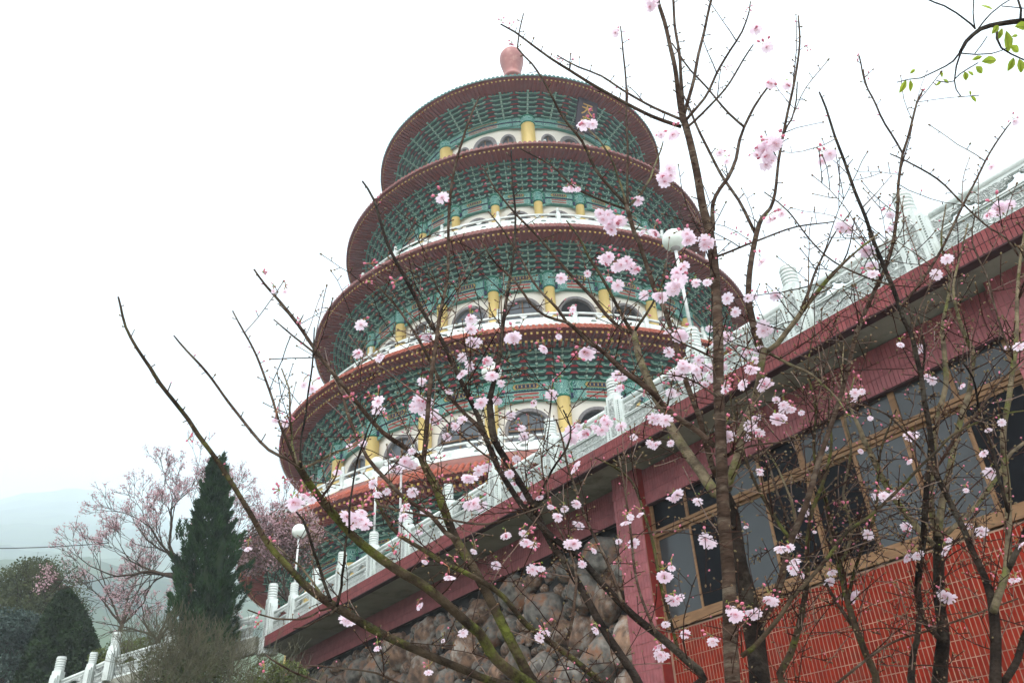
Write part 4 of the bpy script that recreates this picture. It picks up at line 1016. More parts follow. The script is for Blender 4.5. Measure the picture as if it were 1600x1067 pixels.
class Cherry:
    def __init__(s, label, base_px, Y0, seed, barkm, twm=None, nm='cherry_tree'):
        s.rng = random.Random(seed); p = PY(*base_px, Y0); s.base = np.array([p[0], p[1], 0.])
        s.base[2] = ground_z(p[0], p[1])-.05
        s.t = thing(nm, label, 'tree', s.base, 0, 'flowering cherries in front of the hall' if nm == 'cherry_tree' else None); s.bark = barkm; s.tw = MB(); s.bd = MB(); s.fb = MB(); s.lf = MB(); s.lines = []; s.nf = 0; s.twm = twm or twig_m; s.segs = []; s.tp = []
    def line(s, pts, Ya, Yb, name='branch', m=None, extra=None, spur=True, n=7):
        """pts: (x, y, width) in the picture, standing Ya..Yb metres away"""
        m = m or s.bark; tot = [0]
        for a, c in zip(pts[:-1], pts[1:]): tot.append(tot[-1]+math.hypot(a[0]-c[0], a[1]-c[1]))
        P = []; R = []
        # smooth resample (Catmull-Rom) with slight natural wobble
        k = len(pts); fine = []
        for i in range(k-1):
            p0, p1, p2, p3 = pts[max(i-1, 0)], pts[i], pts[i+1], pts[min(i+2, k-1)]
            seg = tot[i+1]-tot[i]; q = max(1, int(seg/13))
            for j in range(q):
                t = j/q; v = [.5*((2*p1[c])+(-p0[c]+p2[c])*t+(2*p0[c]-5*p1[c]+4*p2[c]-p3[c])*t*t+(-p0[c]+3*p1[c]-3*p2[c]+p3[c])*t**3) for c in range(3)]
                fine.append((v[0], v[1], v[2], (tot[i]+seg*t)/tot[-1]))
        fine.append((*pts[-1], 1.0))
        wob = [s.rng.uniform(0, 6) for _ in range(4)]
        for (x, y, w, t) in fine:
            Y = Ya+(Yb-Ya)*t+.03*math.sin(t*9+wob[0])
            x += .7*math.sin(t*17+wob[1]); y += .6*math.sin(t*14+wob[2])
            p = PY(x, y, Y); P.append(p-s.base); R.append(max(1.7, w)*(1+.02*s.rng.uniform(-1, 1))*.5*depth(p)/F)
        if extra is not None:       # carry on down to the ground
            Q = [p for p in P]; g = extra
            P = [np.array(q, float)-s.base for q, r in g]+P; R = [r for q, r in g]+R
        b = MB(); b.tube(P, R, m, n if pts[0][2] > 7 or pts[-1][2] > 7 else 5); o = b.build(name, s.t)
        s.lines.append((fine, Ya, Yb, name))
        if spur: s.spurs(fine, Ya, Yb)
        return o
    def spurs(s, fine, Ya, Yb, dens=1.0):
        rg = s.rng
        for i in range(1, len(fine)-1):
            x, y, w, t = fine[i]
            if w > 13 or rg.random() > .85*dens: continue
            Y = Ya+(Yb-Ya)*t; p = PY(x, y, Y)-s.base; dp = depth(p+s.base)/F
            tan = np.array([fine[i+1][0]-fine[i-1][0], fine[i+1][1]-fine[i-1][1]], float); tan /= np.linalg.norm(tan)+1e-6
            sg = rg.choice((-1, 1)); d2 = np.array([-tan[1], tan[0]])*sg+np.array([0, -.5])+tan*rg.uniform(-.5, .5)
            L = rg.uniform(2.5, 6) if rg.random() < .86 else rg.uniform(7, 14)
            q = PY(x+d2[0]*L+0, y+d2[1]*L, Y+rg.uniform(-.02, .02))-s.base
            r0 = max(1.35, min(2.6, w*.4))*.5*dp; s.tw.tube([p, (p+q)/2, q], [r0, r0*.85, r0*.75], s.twm, 4)
            bud_shape(s.bd, q, q-p+np.array([0, 0, .002]), dp*rg.uniform(3, 5), dp*rg.uniform(.9, 1.5), bud_brown if rg.random() < .9 else bud_pink)
    def twig(s, x, y, Y, ang, L, w, sub=1, Yd=None, m=None):
        """thin twig growing from a picture point at angle ang (0 = right, 90 = up), L pixels long"""
        rg = s.rng; n = max(3, int(L/16)); a = math.radians(ang); px, py = x, y; pts = [(px, py, w)]; curv = rg.gauss(0, 1.5)
        Yd = rg.uniform(-.25, .25) if Yd is None else Yd
        for i in range(n):
            a += math.radians(curv+rg.gauss(0, 5)); px += math.cos(a)*L/n; py -= math.sin(a)*L/n; pts.append((px, py, w*(1-.6*(i+1)/n)))
        P = [PY(q[0], q[1], Y+Yd*i/n)-s.base for i, q in enumerate(pts)]; dp = depth(P[0]+s.base)/F
        s.tw.tube(P, [max(1.45, q[2])*.5*dp for q in pts], m or (twig_pale if rg.random() < .28 else s.twm), 4)
        fine = [(q[0], q[1], q[2], i/n) for i, q in enumerate(pts)]; s.spurs(fine, Y, Y+Yd, .9)
        bud_shape(s.bd, P[-1], P[-1]-P[-2], dp*5, dp*1.5, bud_brown); s.tp += [(q[0], q[1], Y+Yd*i/n) for i, q in enumerate(pts) if i > n*.4]
        for i in range(1, n):
            if sub > 0 and rg.random() < .34: s.twig(pts[i][0], pts[i][1], Y+Yd*i/n, math.degrees(a)+rg.choice((-1, 1))*rg.uniform(28, 65), L*rg.uniform(.22, .5), max(1.0, w*.55), sub-1)
        return pts[-1], Y+Yd
    def filler(s, n, box, lens=(60, 190), ws=(1.4, 3.0), upb=60, sub=1):
        rg = s.rng; cand = []
        for fine, Ya, Yb, nm in s.lines:
            for (x, y, w, t) in fine:
                if box[0] < x < box[2] and box[1] < y < box[3] and w > 2.5: cand.append((x, y, w, Ya+(Yb-Ya)*t))
        if not cand: return
        for _ in range(n):
            x, y, w, Y = rg.choice(cand); up = rg.gauss(90, upb)
            s.twig(x, y, Y, up, rg.uniform(*lens)*rg.uniform(.6, 1), min(w*.6, rg.uniform(*ws)), sub)
    def cluster(s, x, y, size, Y, n=None, buds=2):
        """bunch of flowers about size pixels across"""
        rg = s.rng; c = PY(x, y, Y)-s.base; dp = depth(c+s.base)/F; fr = min(size*.5, rg.uniform(9.5, 12.5))*dp; 
        R = max(0, size*.5*dp-fr*.8)
        n = n or (1 if size < 25 else max(2, int(round((size/24)**2*1.7))))
        node = c+np.array([0, 0, R*.8+.012])
        for i in range(n):
            a = 2*pi*i/n+rg.uniform(-.5, .5); rr = R*rg.uniform(.55, 1.0) if n > 1 else 0
            # spread mostly across the view, hanging a little
            p = c+rr*(MC[0]*0+math.cos(a)*(MC@np.array([1., 0, 0]))+math.sin(a)*(MC@np.array([0, 1., 0])))+np.array([0, rg.uniform(-.5, .5)*fr, 0])
            d = (p-node); d = d/(np.linalg.norm(d)+1e-9)*.6+(CAM-(p+s.base))/np.linalg.norm(CAM-(p+s.base))*rg.uniform(.25, 1.1)+np.array([rg.gauss(0, .4), 0, -.4]); d /= np.linalg.norm(d)
            q = Vector(d).to_track_quat('Z', 'Y').to_euler(); sc = fr*rg.uniform(.88, 1.12); me = rg.choice(FLOWERS)
            if s.nf < 295:
                o = bpy.data.objects.new('blossom', me); COL.objects.link(o); o.parent = s.t; o.location = p; o.rotation_euler = q; o.scale = (sc, sc, sc*rg.uniform(.7, 1.2)); s.nf += 1
            bk = p-d*.4*sc; s.fb.tube([node, (node+bk)/2+np.array([0, 0, .002]), bk], [.0011, .0010, .0012], stalk, 3)
        for i in range(buds):
            dv = np.array([rg.gauss(0, 1), rg.gauss(0, .6), rg.gauss(.1, 1)]); dv /= np.linalg.norm(dv); L = rg.uniform(.6, 1.3)*fr; q = node+dv*L
            s.fb.tube([node, q], [.0010, .0011], stalk, 3); bud_shape(s.fb, q, dv+np.array([0, 0, -.3]), fr*.55, fr*.20, bud_pink)
        for i in range(2):
            dv = np.array([rg.gauss(0, 1), rg.gauss(0, .6), rg.uniform(0, 1)]); dv /= np.linalg.norm(dv); leaf_quads(s.lf, [node+dv*fr*.4], fr*.28, leaf_young, rg, .35)
    def budset(s, x, y, size, Y, n=4, m=None):
        rg = s.rng; c = PY(x, y, Y)-s.base; dp = depth(c+s.base)/F; R = size*.5*dp
        for i in range(n):
            dv = MC@np.array([rg.gauss(0, 1), rg.gauss(.1, 1), rg.gauss(0, .5)]); dv /= np.linalg.norm(dv); q = c+dv*R*rg.uniform(.4, .8)
            s.fb.tube([c, q], [.0010, .0011], stalk, 3); bud_shape(s.fb, q, dv, R*.55, max(.0018, R*.19), m or bud_pink)
        leaf_quads(s.lf, [c], R*.35, leaf_young, rg, .4)
    def finish(s):
        for mb, nm in ((s.tw, 'twig'), (s.bd, 'leaf_bud'), (s.fb, 'flower_bud'), (s.lf, 'young_leaf')):
            if mb.v: tag(mb.build(nm, s.t), kind='stuff')

# ---- A: slender straight tree in front
YA = 2.15
A = Cherry('slender straight cherry in front, its trunk splitting into five shoots high against the white sky', (1146, 1067), YA, 1, bark)
pA = PY(1146, 1067, YA)
A.line([(1146, 1075, 25), (1141, 1000, 24), (1138, 900, 21.5), (1131, 800, 20.5), (1127, 700, 18.5), (1122, 600, 17), (1122, 520, 16), (1117, 420, 15), (1108, 360, 14), (1098, 325, 13), (1088, 270, 12), (1076, 215, 11), (1067, 183, 11)], YA, YA+.06,
       'trunk', extra=[((pA[0], pA[1], A.base[2]-.2), .036), ((pA[0], pA[1], 1.0), .026)], n=12)
A.line([(1066, 190, 8.5), (1058, 130, 7.5), (1045, 60, 6.5), (1030, 10, 6), (1024, -25, 5)], YA+.05, YA)
A.line([(1067, 190, 7), (1064, 110, 5.5), (1055, 40, 4.5), (1050, -20, 4)], YA+.05, YA+.2)
A.line([(1068, 185, 6.5), (1085, 120, 5.5), (1095, 70, 5), (1105, 30, 4.5), (1116, -20, 4)], YA+.05, YA+.15)
A.line([(1070, 190, 5), (1100, 155, 4.2), (1120, 115, 4), (1140, 80, 3.5), (1160, 50, 3), (1170, 20, 2.4), (1172, 3, 2)], YA+.05, YA-.1)
A.line([(1073, 200, 4.2), (1110, 165, 3.6), (1140, 130, 3.2), (1160, 95, 2.8), (1178, 70, 2.2)], YA+.05, YA-.15)
A.line([(1064, 198, 6.5), (1020, 183, 6), (980, 163, 5.4), (930, 135, 5), (890, 110, 4.5), (860, 92, 4), (830, 70, 3.6), (805, 50, 3.2), (783, 38, 2.6)], YA+.05, YA-.25)
A.line([(1062, 186, 4.8), (1020, 168, 4), (980, 145, 3.6), (940, 120, 3.2), (905, 105, 2.8), (870, 87, 2.2)], YA+.05, YA+.3)
A.line([(1113, 360, 8), (1114, 320, 6.5), (1125, 295, 6), (1137, 278, 6), (1150, 249, 5.5), (1156, 220, 5), (1163, 198, 4.5), (1178, 167, 4), (1199, 139, 3), (1207, 127, 2.4)], YA+.05, YA+.25)
A.line([(1163, 199, 4), (1139, 178, 3.8), (1118, 153, 3.2), (1093, 125, 3), (1068, 96, 2.8), (1050, 68, 2.4)], YA+.2, YA+.35)
A.line([(1117, 697, 9), (1093, 676, 9.5), (1065, 657, 9), (1042, 639, 8.5), (1024, 618, 8.5), (1001, 599, 8.5), (971, 577, 8), (946, 552, 7.5), (918, 533, 7), (897, 512, 6.5), (886, 503, 6)], YA+.02, YA-.1, n=9)
A.line([(887, 504, 5.5), (852, 494, 4.6), (830, 475, 4.3), (815, 454, 4), (796, 432, 3.8), (777, 413, 3.2), (766, 400, 3), (750, 375, 2)], YA-.1, YA-.2)
A.line([(885, 502, 5), (871, 482, 5), (850, 462, 4.5), (834, 441, 4), (820, 415, 3.6), (811, 400, 3.2), (790, 365, 2.6), (762, 330, 2)], YA-.1, YA+.05)
A.line([(1159, 1025, 8), (1178, 1012, 8), (1200, 987, 7.5), (1219, 963, 7), (1236, 935, 7), (1257, 912, 6.5), (1277, 890, 6), (1300, 862, 6), (1326, 829, 6), (1356, 810, 5.5), (1384, 784, 5.5), (1412, 756, 5), (1442, 724, 4.5), (1469, 700, 4), (1487, 680, 3.6), (1525, 661, 3.2), (1562, 648, 2.6), (1600, 642, 2)], YA+.02, YA-.1, m=bark_moss)
A.line([(1121, 400, 4), (1182, 377, 3.4), (1218, 362, 3), (1260, 352, 2.6), (1304, 346, 2)], YA, YA+.1)
A.line([(1126, 720, 5), (1160, 700, 3.4), (1220, 690, 2.6), (1262, 686, 2)], YA, YA-.2)
A.line([(1120, 620, 4), (1092, 600, 3), (1050, 585, 2.4), (1010, 588, 1.8)], YA, YA-.1)
A.line([(1119, 560, 4), (1085, 545, 3.4), (1052, 528, 2.4), (1030, 500, 2)], YA, YA-.1)
# ---- G: darker tree behind it, three mossy limbs
YG = 2.6
G = Cherry('thicker cherry with near-black trunk just behind the slender one, forking low into pale mossy limbs', (1187, 1067), YG, 2, bark_moss)
pG = PY(1187, 1067, YG)
G.line([(1188, 1075, 33), (1181, 1010, 31), (1177, 975, 34), (1168, 935, 28), (1160, 897, 23), (1154, 860, 21), (1149, 825, 19.5), (1143, 794, 18), (1134, 772, 17)], YG, YG+.02, 'trunk', m=bark_black, extra=[((pG[0], pG[1], G.base[2]-.2), .065), ((pG[0], pG[1], 1.0), .05)], n=12)
G.line([(1182, 985, 16), (1188, 974, 15), (1203, 948, 13), (1216, 920, 12), (1225, 886, 11.5), (1234, 846, 11), (1246, 820, 10), (1256, 797, 9.5), (1267, 765, 9), (1276, 733, 8.5), (1285, 705, 8), (1300, 661, 7.5), (1315, 612, 7), (1327, 564, 7), (1338, 521, 7), (1360, 469, 6.5), (1382, 423, 6), (1396, 380, 5.5), (1403, 320, 5), (1403, 291, 4.5), (1410, 240, 4.5), (1418, 216, 4), (1433, 160, 3.4), (1441, 144, 2.4)], YG, YG-.15, m=bark)
G.line([(1411, 240, 3.4), (1391, 208, 3.2), (1369, 166, 3), (1352, 129, 2.6), (1342, 88, 2.2)], YG-.14, YG-.25, m=bark)
G.line([(1137, 775, 17), (1118, 770, 18), (1105, 752, 17), (1094, 735, 16.5), (1080, 717, 16), (1069, 700, 15.5), (1048, 667, 14.5), (1032, 635, 13.5), (1018, 605, 12.5), (1004, 571, 11.5), (995, 546, 11), (990, 520, 9)], YG+.02, YG+.3, m=bark_grey, n=10)
G.line([(990, 524, 6.5), (972, 492, 6), (957, 465, 5.5), (939, 430, 5), (918, 400, 4.2), (905, 370, 3.2), (885, 345, 2.2)], YG+.3, YG+.4)
G.line([(989, 520, 6.5), (969, 512, 6), (946, 492, 6.2), (927, 467, 6), (899, 437, 5.5), (867, 402, 5), (838, 367, 4.2), (806, 335, 3.6), (774, 296, 3), (754, 260, 2.2)], YG+.3, YG+.1, m=bark)
G.line([(992, 516, 5), (1010, 490, 4), (1032, 450, 3.2), (1040, 410, 2.4)], YG+.3, YG+.35)
G.line([(1136, 765, 14), (1150, 722, 14), (1156, 700, 13.5), (1155, 687, 13), (1165, 659, 12), (1173, 639, 11.5), (1181, 616, 11.5), (1188, 588, 11), (1190, 566, 11.5), (1193, 545, 11)], YG+.02, YG-.05, m=bark_grey, n=10)
G.line([(1192, 552, 11), (1181, 523, 11.5), (1173, 491, 11), (1170, 462, 9.5), (1173, 419, 9), (1182, 365, 8), (1190, 340, 7), (1203, 325, 5.5), (1211, 300, 5), (1217, 253, 4.6), (1225, 208, 4.4), (1231, 174, 4.2), (1242, 121, 3.8), (1250, 67, 3.2), (1248, 25, 2.4)], YG-.05, YG+.1, m=bark)
G.line([(1182, 368, 5.5), (1171, 345, 5.5), (1153, 313, 5), (1132, 281, 5), (1110, 242, 4.6), (1093, 207, 4.2), (1080, 176, 3.6), (1068, 150, 2.6)], YG+.05, YG+.2, m=bark)
G.line([(1225, 208, 3), (1231, 197, 3), (1242, 171, 2.6), (1246, 129, 2.0)], YG+.05, YG+.1, m=bark)
G.line([(1192, 550, 8), (1200, 547, 8), (1215, 537, 8.5), (1231, 517, 8), (1244, 500, 8), (1254, 484, 8), (1275, 459, 7), (1304, 425, 6), (1330, 400, 3.6), (1372, 365, 2.6)], YG-.05, YG-.2, m=bark_grey)
G.line([(1252, 486, 5.5), (1262, 459, 5), (1272, 430, 4), (1300, 372, 2.6), (1330, 330, 2)], YG-.1, YG, m=bark)
G.line([(1193, 548, 5), (1232, 568, 5), (1262, 582, 4.6), (1285, 600, 4), (1310, 625, 3), (1330, 660, 2.2)], YG-.05, YG-.3, m=bark_grey)
G.line([(1121, 745, 9.5), (1112, 728, 9.5), (1105, 700, 9.5), (1097, 668, 9), (1092, 646, 9), (1084, 627, 8.5), (1075, 605, 8.5), (1066, 580, 8), (1056, 540, 7.5), (1049, 515, 7.5), (1040, 484, 8), (1026, 459, 7.5), (1015, 430, 7.5), (1004, 397, 7), (998, 380, 7), (991, 363, 7), (984, 335, 7), (979, 320, 7)], YG+.02, YG-.1, m=bark, n=9)
G.line([(979, 322, 5.5), (952, 292, 5), (930, 264, 4.8), (909, 221, 4.4), (881, 185, 4), (856, 139, 3.6), (831, 100, 3.2), (809, 75, 2.8), (812, 50, 2.4), (818, 22, 2)], YG-.1, YG-.3, m=bark)
G.line([(981, 322, 4.4), (980, 228, 3.6), (978, 139, 3.2), (973, 68, 2.6), (969, 42, 2)], YG-.1, YG-.05, m=bark)
G.line([(979, 320, 4), (966, 278, 3.5), (952, 242, 3.2), (934, 217, 2.8), (920, 203, 2.2)], YG-.1, YG-.2, m=bark_grey)
G.line([(984, 320, 4.6), (1002, 303, 4.2), (1016, 278, 3.6), (1027, 249, 3), (1037, 221, 2.2)], YG-.1, YG+.05, m=bark_grey)
G.line([(976, 326, 4.4), (938, 313, 3.8), (902, 296, 3.4), (870, 267, 3), (845, 249, 2.8), (813, 232, 2)], YG-.1, YG-.1, m=bark)
G.line([(1233, 840, 6.5), (1216, 816, 6), (1199, 790, 6), (1184, 762, 5.5), (1172, 734, 5.5), (1159, 700, 5), (1150, 660, 4), (1142, 622, 3), (1150, 570, 2)], YG-.05, YG+.05)
G.line([(1245, 822, 5), (1235, 780, 4), (1222, 745, 3.4), (1196, 700, 2.6), (1170, 660, 2)], YG-.05, YG+.1, m=bark_grey)
# ---- low spreading tree whose stems sweep left
YF = 1.75
Fc = Cherry('many-stemmed cherry sweeping left across the picture, with large near blossoms and mossy stems', (1010, 1085), YF, 3, bark_moss)
pF = PY(1010, 1110, YF)
fan = lambda: [((pF[0]+.05, pF[1]+.1, Fc.base[2]-.15), .05), ((pF[0], pF[1], 1.35), .034)]
Fc.line([(1010, 1110, 24), (940, 1085, 12), (860, 1073, 12), (780, 1067, 12), (712, 1041, 12), (660, 1019, 12), (625, 1003, 12.5), (589, 985, 13), (546, 960, 13), (518, 943, 13), (482, 918, 12), (454, 889, 10.5), (418, 850, 9), (393, 807, 8), (361, 754, 7.5), (337, 716, 7), (310, 679, 7), (295, 655, 6.5), (274, 628, 6), (250, 598, 6), (235, 574, 5.5), (214, 544, 4.6), (196, 511, 4), (188, 480, 3.6), (184, 464, 2.8)], YF, YF-.35, 'trunk', extra=fan(), n=10)
Fc.line([(1008, 1108, 22), (940, 1095, 18), (870, 1085, 18), (821, 1064, 18), (776, 1030, 17), (750, 989, 16), (732, 974, 15.5), (697, 943, 15), (661, 914, 15), (625, 893, 15), (589, 868, 14.5), (554, 839, 13.5), (518, 800, 13), (490, 765, 12), (465, 726, 10.5)], YF, YF-.55, n=10)
YT = YF-.55
Fc.line([(463, 726, 6), (448, 716, 5.5), (421, 703, 5), (394, 676, 5), (367, 640, 4.6), (340, 604, 4), (313, 571, 4), (292, 547, 3.4), (272, 524, 2.4)], YT, YT, m=bark)
Fc.line([(462, 724, 5), (448, 688, 4.6), (436, 658, 4), (421, 610, 4), (406, 568, 3.6), (382, 520, 3.2), (364, 486, 2.4)], YT, YT+.1, m=bark)
Fc.line([(464, 724, 4.4), (457, 695, 4), (454, 657, 3.4), (451, 607, 3), (440, 575, 2.2)], YT, YT+.05, m=bark_grey)
Fc.line([(470, 731, 5), (470, 708, 3.6), (472, 676, 3.4), (478, 644, 3.2), (484, 600, 3), (491, 535, 2.6), (491, 512, 2)], YT, YT-.05, m=bark_black)
Fc.line([(471, 731, 5), (489, 725, 4.6), (504, 716, 4.4), (525, 706, 3.8), (547, 699, 3), (566, 688, 2.2)], YT, YT-.1, m=bark_grey)
Fc.line([(500, 780, 5), (515, 760, 4), (524, 745, 3), (530, 720, 2.2)], YT+.05, YT, m=bark)
Fc.line([(1012, 1105, 22), (930, 1085, 16), (870, 1078, 16), (835, 1067, 16), (803, 1011, 16), (782, 968, 15.5), (760, 925, 15), (736, 882, 14.5), (711, 840, 14), (696, 800, 13.5), (679, 754, 13), (667, 735, 12.5), (657, 714, 10)], YF+.05, YF+.1, n=10)
Fc.line([(659, 716, 7.5), (635, 700, 8), (598, 674, 7.5), (563, 636, 7), (537, 604, 6.5), (502, 558, 6), (466, 508, 5.5), (447, 484, 5), (430, 463, 4.5), (415, 445, 4), (397, 420, 3)], YF+.1, YF-.05, m=bark)
Fc.line([(662, 718, 8.5), (664, 700, 8), (667, 655, 7.5), (672, 600, 7), (681, 545, 6.5), (686, 502, 6), (692, 468, 5.5), (699, 427, 4.8), (702, 335, 4.4), (710, 264, 4), (727, 203, 3.6), (741, 168, 3), (750, 151, 2.2)], YF+.1, YF+.3, m=bark, n=8)
Fc.line([(712, 842, 8), (696, 831, 7.5), (677, 808, 7), (652, 791, 7), (630, 778, 6.5), (609, 756, 6.5), (589, 734, 6.5), (574, 714, 6), (559, 682, 5.5), (547, 657, 5.5), (538, 630, 5), (529, 600, 4.6), (514, 577, 4), (487, 547, 3.6), (460, 526, 3), (427, 499, 2.2)], YF+.05, YF+.2, m=bark)
Fc.line([(1012, 1100, 22), (1055, 1090, 14), (1098, 1060, 13.5), (1075, 1034, 13), (1049, 1010, 12.5), (1024, 989, 12), (1000, 970, 12), (975, 947, 11.5), (937, 906, 11), (904, 869, 10.5), (862, 838, 10), (832, 808, 9.5), (814, 788, 9.5), (789, 750, 9), (777, 729, 8.5), (762, 691, 8.5), (747, 650, 8), (733, 620, 8), (716, 586, 7.5), (691, 533, 7), (666, 497, 6.5), (634, 437, 6), (605, 380, 5), (585, 313, 4), (567, 284, 3)], YF+.15, YF+.5, m=bark_black, n=9)
Fc.line([(1010, 1104, 22), (994, 1060, 14), (975, 1030, 13.5), (945, 985, 12.5), (907, 917, 12), (883, 880, 11.5), (859, 846, 11), (837, 800, 10.5), (815, 759, 10.5), (800, 735, 10.5), (789, 715, 10.5), (774, 689, 11), (768, 654, 11.5), (766, 622, 10), (772, 597, 8), (781, 550, 7), (787, 494, 6), (794, 447, 5), (802, 400, 4), (806, 335, 3.2), (801, 280, 2.6), (799, 235, 2)], YF+.1, YF+.6, m=bark_black, n=9)
Fc.line([(1008, 1106, 20), (965, 1085, 11), (930, 1057, 10), (877, 1015, 9.5), (825, 977, 9.5), (790, 935, 9), (764, 915, 8.5), (737, 900, 8.5), (711, 887, 8), (685, 875, 8), (668, 862, 7.5), (650, 851, 7), (628, 838, 6.5), (611, 822, 6), (598, 800, 5), (586, 780, 3.4)], YF+.1, YF, n=8)
Fc.line([(757, 680, 8), (743, 662, 7), (729, 650, 6.6), (702, 618, 6), (687, 594, 5.6), (671, 564, 5), (650, 522, 4.5), (637, 502, 4), (619, 479, 3.6), (600, 459, 3), (583, 438, 2.2)], YF+.4, YF+.5, m=bark)
Fc.line([(494, 958, 6), (478, 930, 4.5), (469, 880, 4.5), (455, 850, 4), (440, 815, 4), (430, 800, 4), (420, 805, 3)], YF-.3, YF-.4, m=bark_black) if False else None
Fc.line([(516, 938, 5.5), (505, 905, 5.5), (494, 870, 5), (482, 835, 4.6), (474, 812, 4), (463, 800, 3)], YF-.25, YF-.35, m=bark_black)
Fc.line([(527, 946, 5.5), (533, 915, 4.6), (538, 870, 4.4), (542, 830, 4)], YF-.25, YF-.35, m=bark_black)
Fc.line([(503, 930, 4.4), (486, 905, 4), (470, 885, 3.4), (455, 873, 3), (433, 853, 2.4), (423, 848, 2)], YF-.28, YF-.2, m=bark_grey)
Fc.line([(520, 948, 4), (500, 954, 3.4), (470, 967, 3.2), (430, 966, 3), (408, 960, 2.6), (387, 953, 2.2)], YF-.25, YF-.3, m=bark)
Fc.line([(527, 950, 4), (500, 968, 3), (478, 978, 2.6), (458, 982, 2)], YF-.25, YF-.25, m=bark)
Fc.line([(640, 1075, 4), (600, 1055, 3.6), (570, 1048, 3), (500, 1040, 2.6), (465, 1042, 2)], YF-.1, YF-.2, m=bark)
Fc.line([(520, 1072, 4), (480, 1058, 3.6), (440, 1040, 3), (415, 1022, 2.2)], YF-.1, YF-.2, m=bark)
Fc.line([(545, 832, 4), (548, 780, 3.4), (556, 730, 3), (575, 670, 2.6), (590, 640, 2)], YF-.5, YF-.45, m=bark_black)
Fc.line([(590, 790, 4), (640, 800, 3.6), (700, 812, 3.6), (760, 818, 3.6), (810, 805, 3), (850, 790, 2.4)], YF+.05, YF-.1, m=bark)
Fc.line([(778, 725, 4), (745, 700, 3), (718, 678, 3), (690, 650, 2.6), (660, 630, 2)], YF+.3, YF+.2, m=bark)
Fc.line([(830, 806, 5), (845, 770, 4.5), (862, 735, 4), (885, 700, 3.6), (892, 668, 3), (880, 640, 2.4)], YF+.3, YF+.2, m=bark_black)
Fc.line([(885, 1000, 6), (895, 965, 5), (900, 900, 4.5), (885, 850, 4), (862, 800, 3.6), (850, 750, 3), (845, 700, 2.4)], YF+.1, YF+.3, m=bark)
Fc.line([(880, 880, 7), (873, 820, 6.5), (868, 770, 6), (862, 730, 5)], YF+.3, YF+.35, m=bark) if False else None
Fc.line([(975, 947, 6), (958, 900, 5.5), (935, 850, 5), (908, 790, 4.6), (888, 730, 4), (880, 690, 3.4), (868, 655, 2.6)], YF+.2, YF+.4, m=bark)
Fc.line([(1024, 989, 5), (1005, 940, 4.6), (990, 880, 4.2), (985, 820, 4), (975, 760, 3.4), (965, 700, 2.6)], YF+.2, YF+.3, m=bark)
Fc.line([(1060, 1020, 6), (1030, 900, 5.4), (1018, 840, 5), (1000, 780, 4.6), (985, 750, 4), (960, 730, 3.2), (930, 715, 2.4)], YF+.3, YF+.4, m=bark_moss)
# ---- H: pair of stems right of centre
YH = 3.0
H = Cherry('grey-stemmed cherry rising in front of the red tile wall, right of the dark trunk', (1468, 1067), YH, 4, bark_grey)
pH = PY(1468, 1067, YH)
H.line([(1466, 1075, 24), (1470, 1040, 21), (1474, 1000, 19), (1470, 960, 17), (1467, 920, 16), (1466, 870, 16), (1467, 835, 15)], YH, YH+.02, 'trunk', m=bark_black, extra=[((pH[0], pH[1], H.base[2]-.2), .06), ((pH[0], pH[1], 1.2), .04)], n=10)
H.line([(1467, 838, 12), (1472, 784, 11), (1480, 747, 10), (1490, 702, 9.5), (1502, 655, 9), (1515, 612, 8.5), (1518, 579, 8), (1521, 556, 7.5), (1506, 519, 7), (1498, 495, 5.5), (1490, 450, 4), (1500, 400, 3), (1512, 350, 2.2)], YH, YH+.1, n=8)
H.line([(1464, 838, 10), (1455, 794, 10), (1454, 756, 9.5), (1456, 719, 9), (1460, 687, 9), (1469, 640, 8.5), (1478, 603, 8), (1476, 565, 8), (1472, 519, 7), (1474, 500, 6), (1485, 440, 4), (1470, 380, 3), (1478, 320, 2)], YH, YH-.1, n=8)
H.line([(1459, 850, 10), (1440, 833, 10), (1427, 816, 10), (1405, 790, 10), (1382, 752, 9.5), (1364, 715, 9), (1350, 690, 8.5), (1343, 669, 7), (1330, 640, 4), (1315, 600, 3), (1318, 540, 2)], YH, YH+.2, n=8)
H.line([(1470, 842, 8), (1488, 825, 7.5), (1506, 810, 7), (1534, 779, 6.5), (1559, 743, 6), (1582, 706, 5.5), (1610, 685, 5)], YH, YH+.1)
H.line([(1470, 1000, 8), (1440, 965, 10), (1436, 940, 10), (1434, 920, 10), (1438, 880, 10), (1444, 831, 10), (1444, 812, 9.5), (1448, 756, 8.5), (1454, 709, 8), (1452, 660, 6), (1440, 600, 4), (1445, 540, 3), (1430, 480, 2)], YH-.05, YH-.2, m=bark_black, n=8)
H.line([(1425, 1075, 12), (1424, 1040, 11), (1432, 1000, 9), (1437, 965, 8)], YH-.2, YH-.1, m=bark_black)
# ---- K: mossy thin stems between
YK = 2.9
K = Cherry('thin mossy cherry clump between the dark trunk and the grey stems, leaning both ways', (1330, 1075), YK, 5, bark_moss)
pK = PY(1330, 1090, YK)
K.line([(1338, 1090, 16), (1370, 1067, 12), (1352, 1020, 11), (1335, 975, 10.5), (1322, 930, 10), (1312, 880, 9), (1300, 840, 8), (1292, 790, 7), (1280, 745, 6), (1272, 700, 5), (1275, 640, 4), (1262, 580, 3), (1270, 520, 2.2)], YK, YK+.1, 'trunk', extra=[((pK[0], pK[1], K.base[2]-.2), .05), ((pK[0], pK[1], 1.3), .03)], n=9)
K.line([(1320, 1092, 12), (1222, 1067, 11), (1235, 1020, 10.5), (1247, 980, 10), (1256, 940, 9), (1262, 900, 8), (1262, 850, 7), (1268, 800, 6), (1290, 740, 5), (1300, 690, 4), (1295, 640, 3), (1305, 597, 2.4)], YK, YK-.1, n=8)
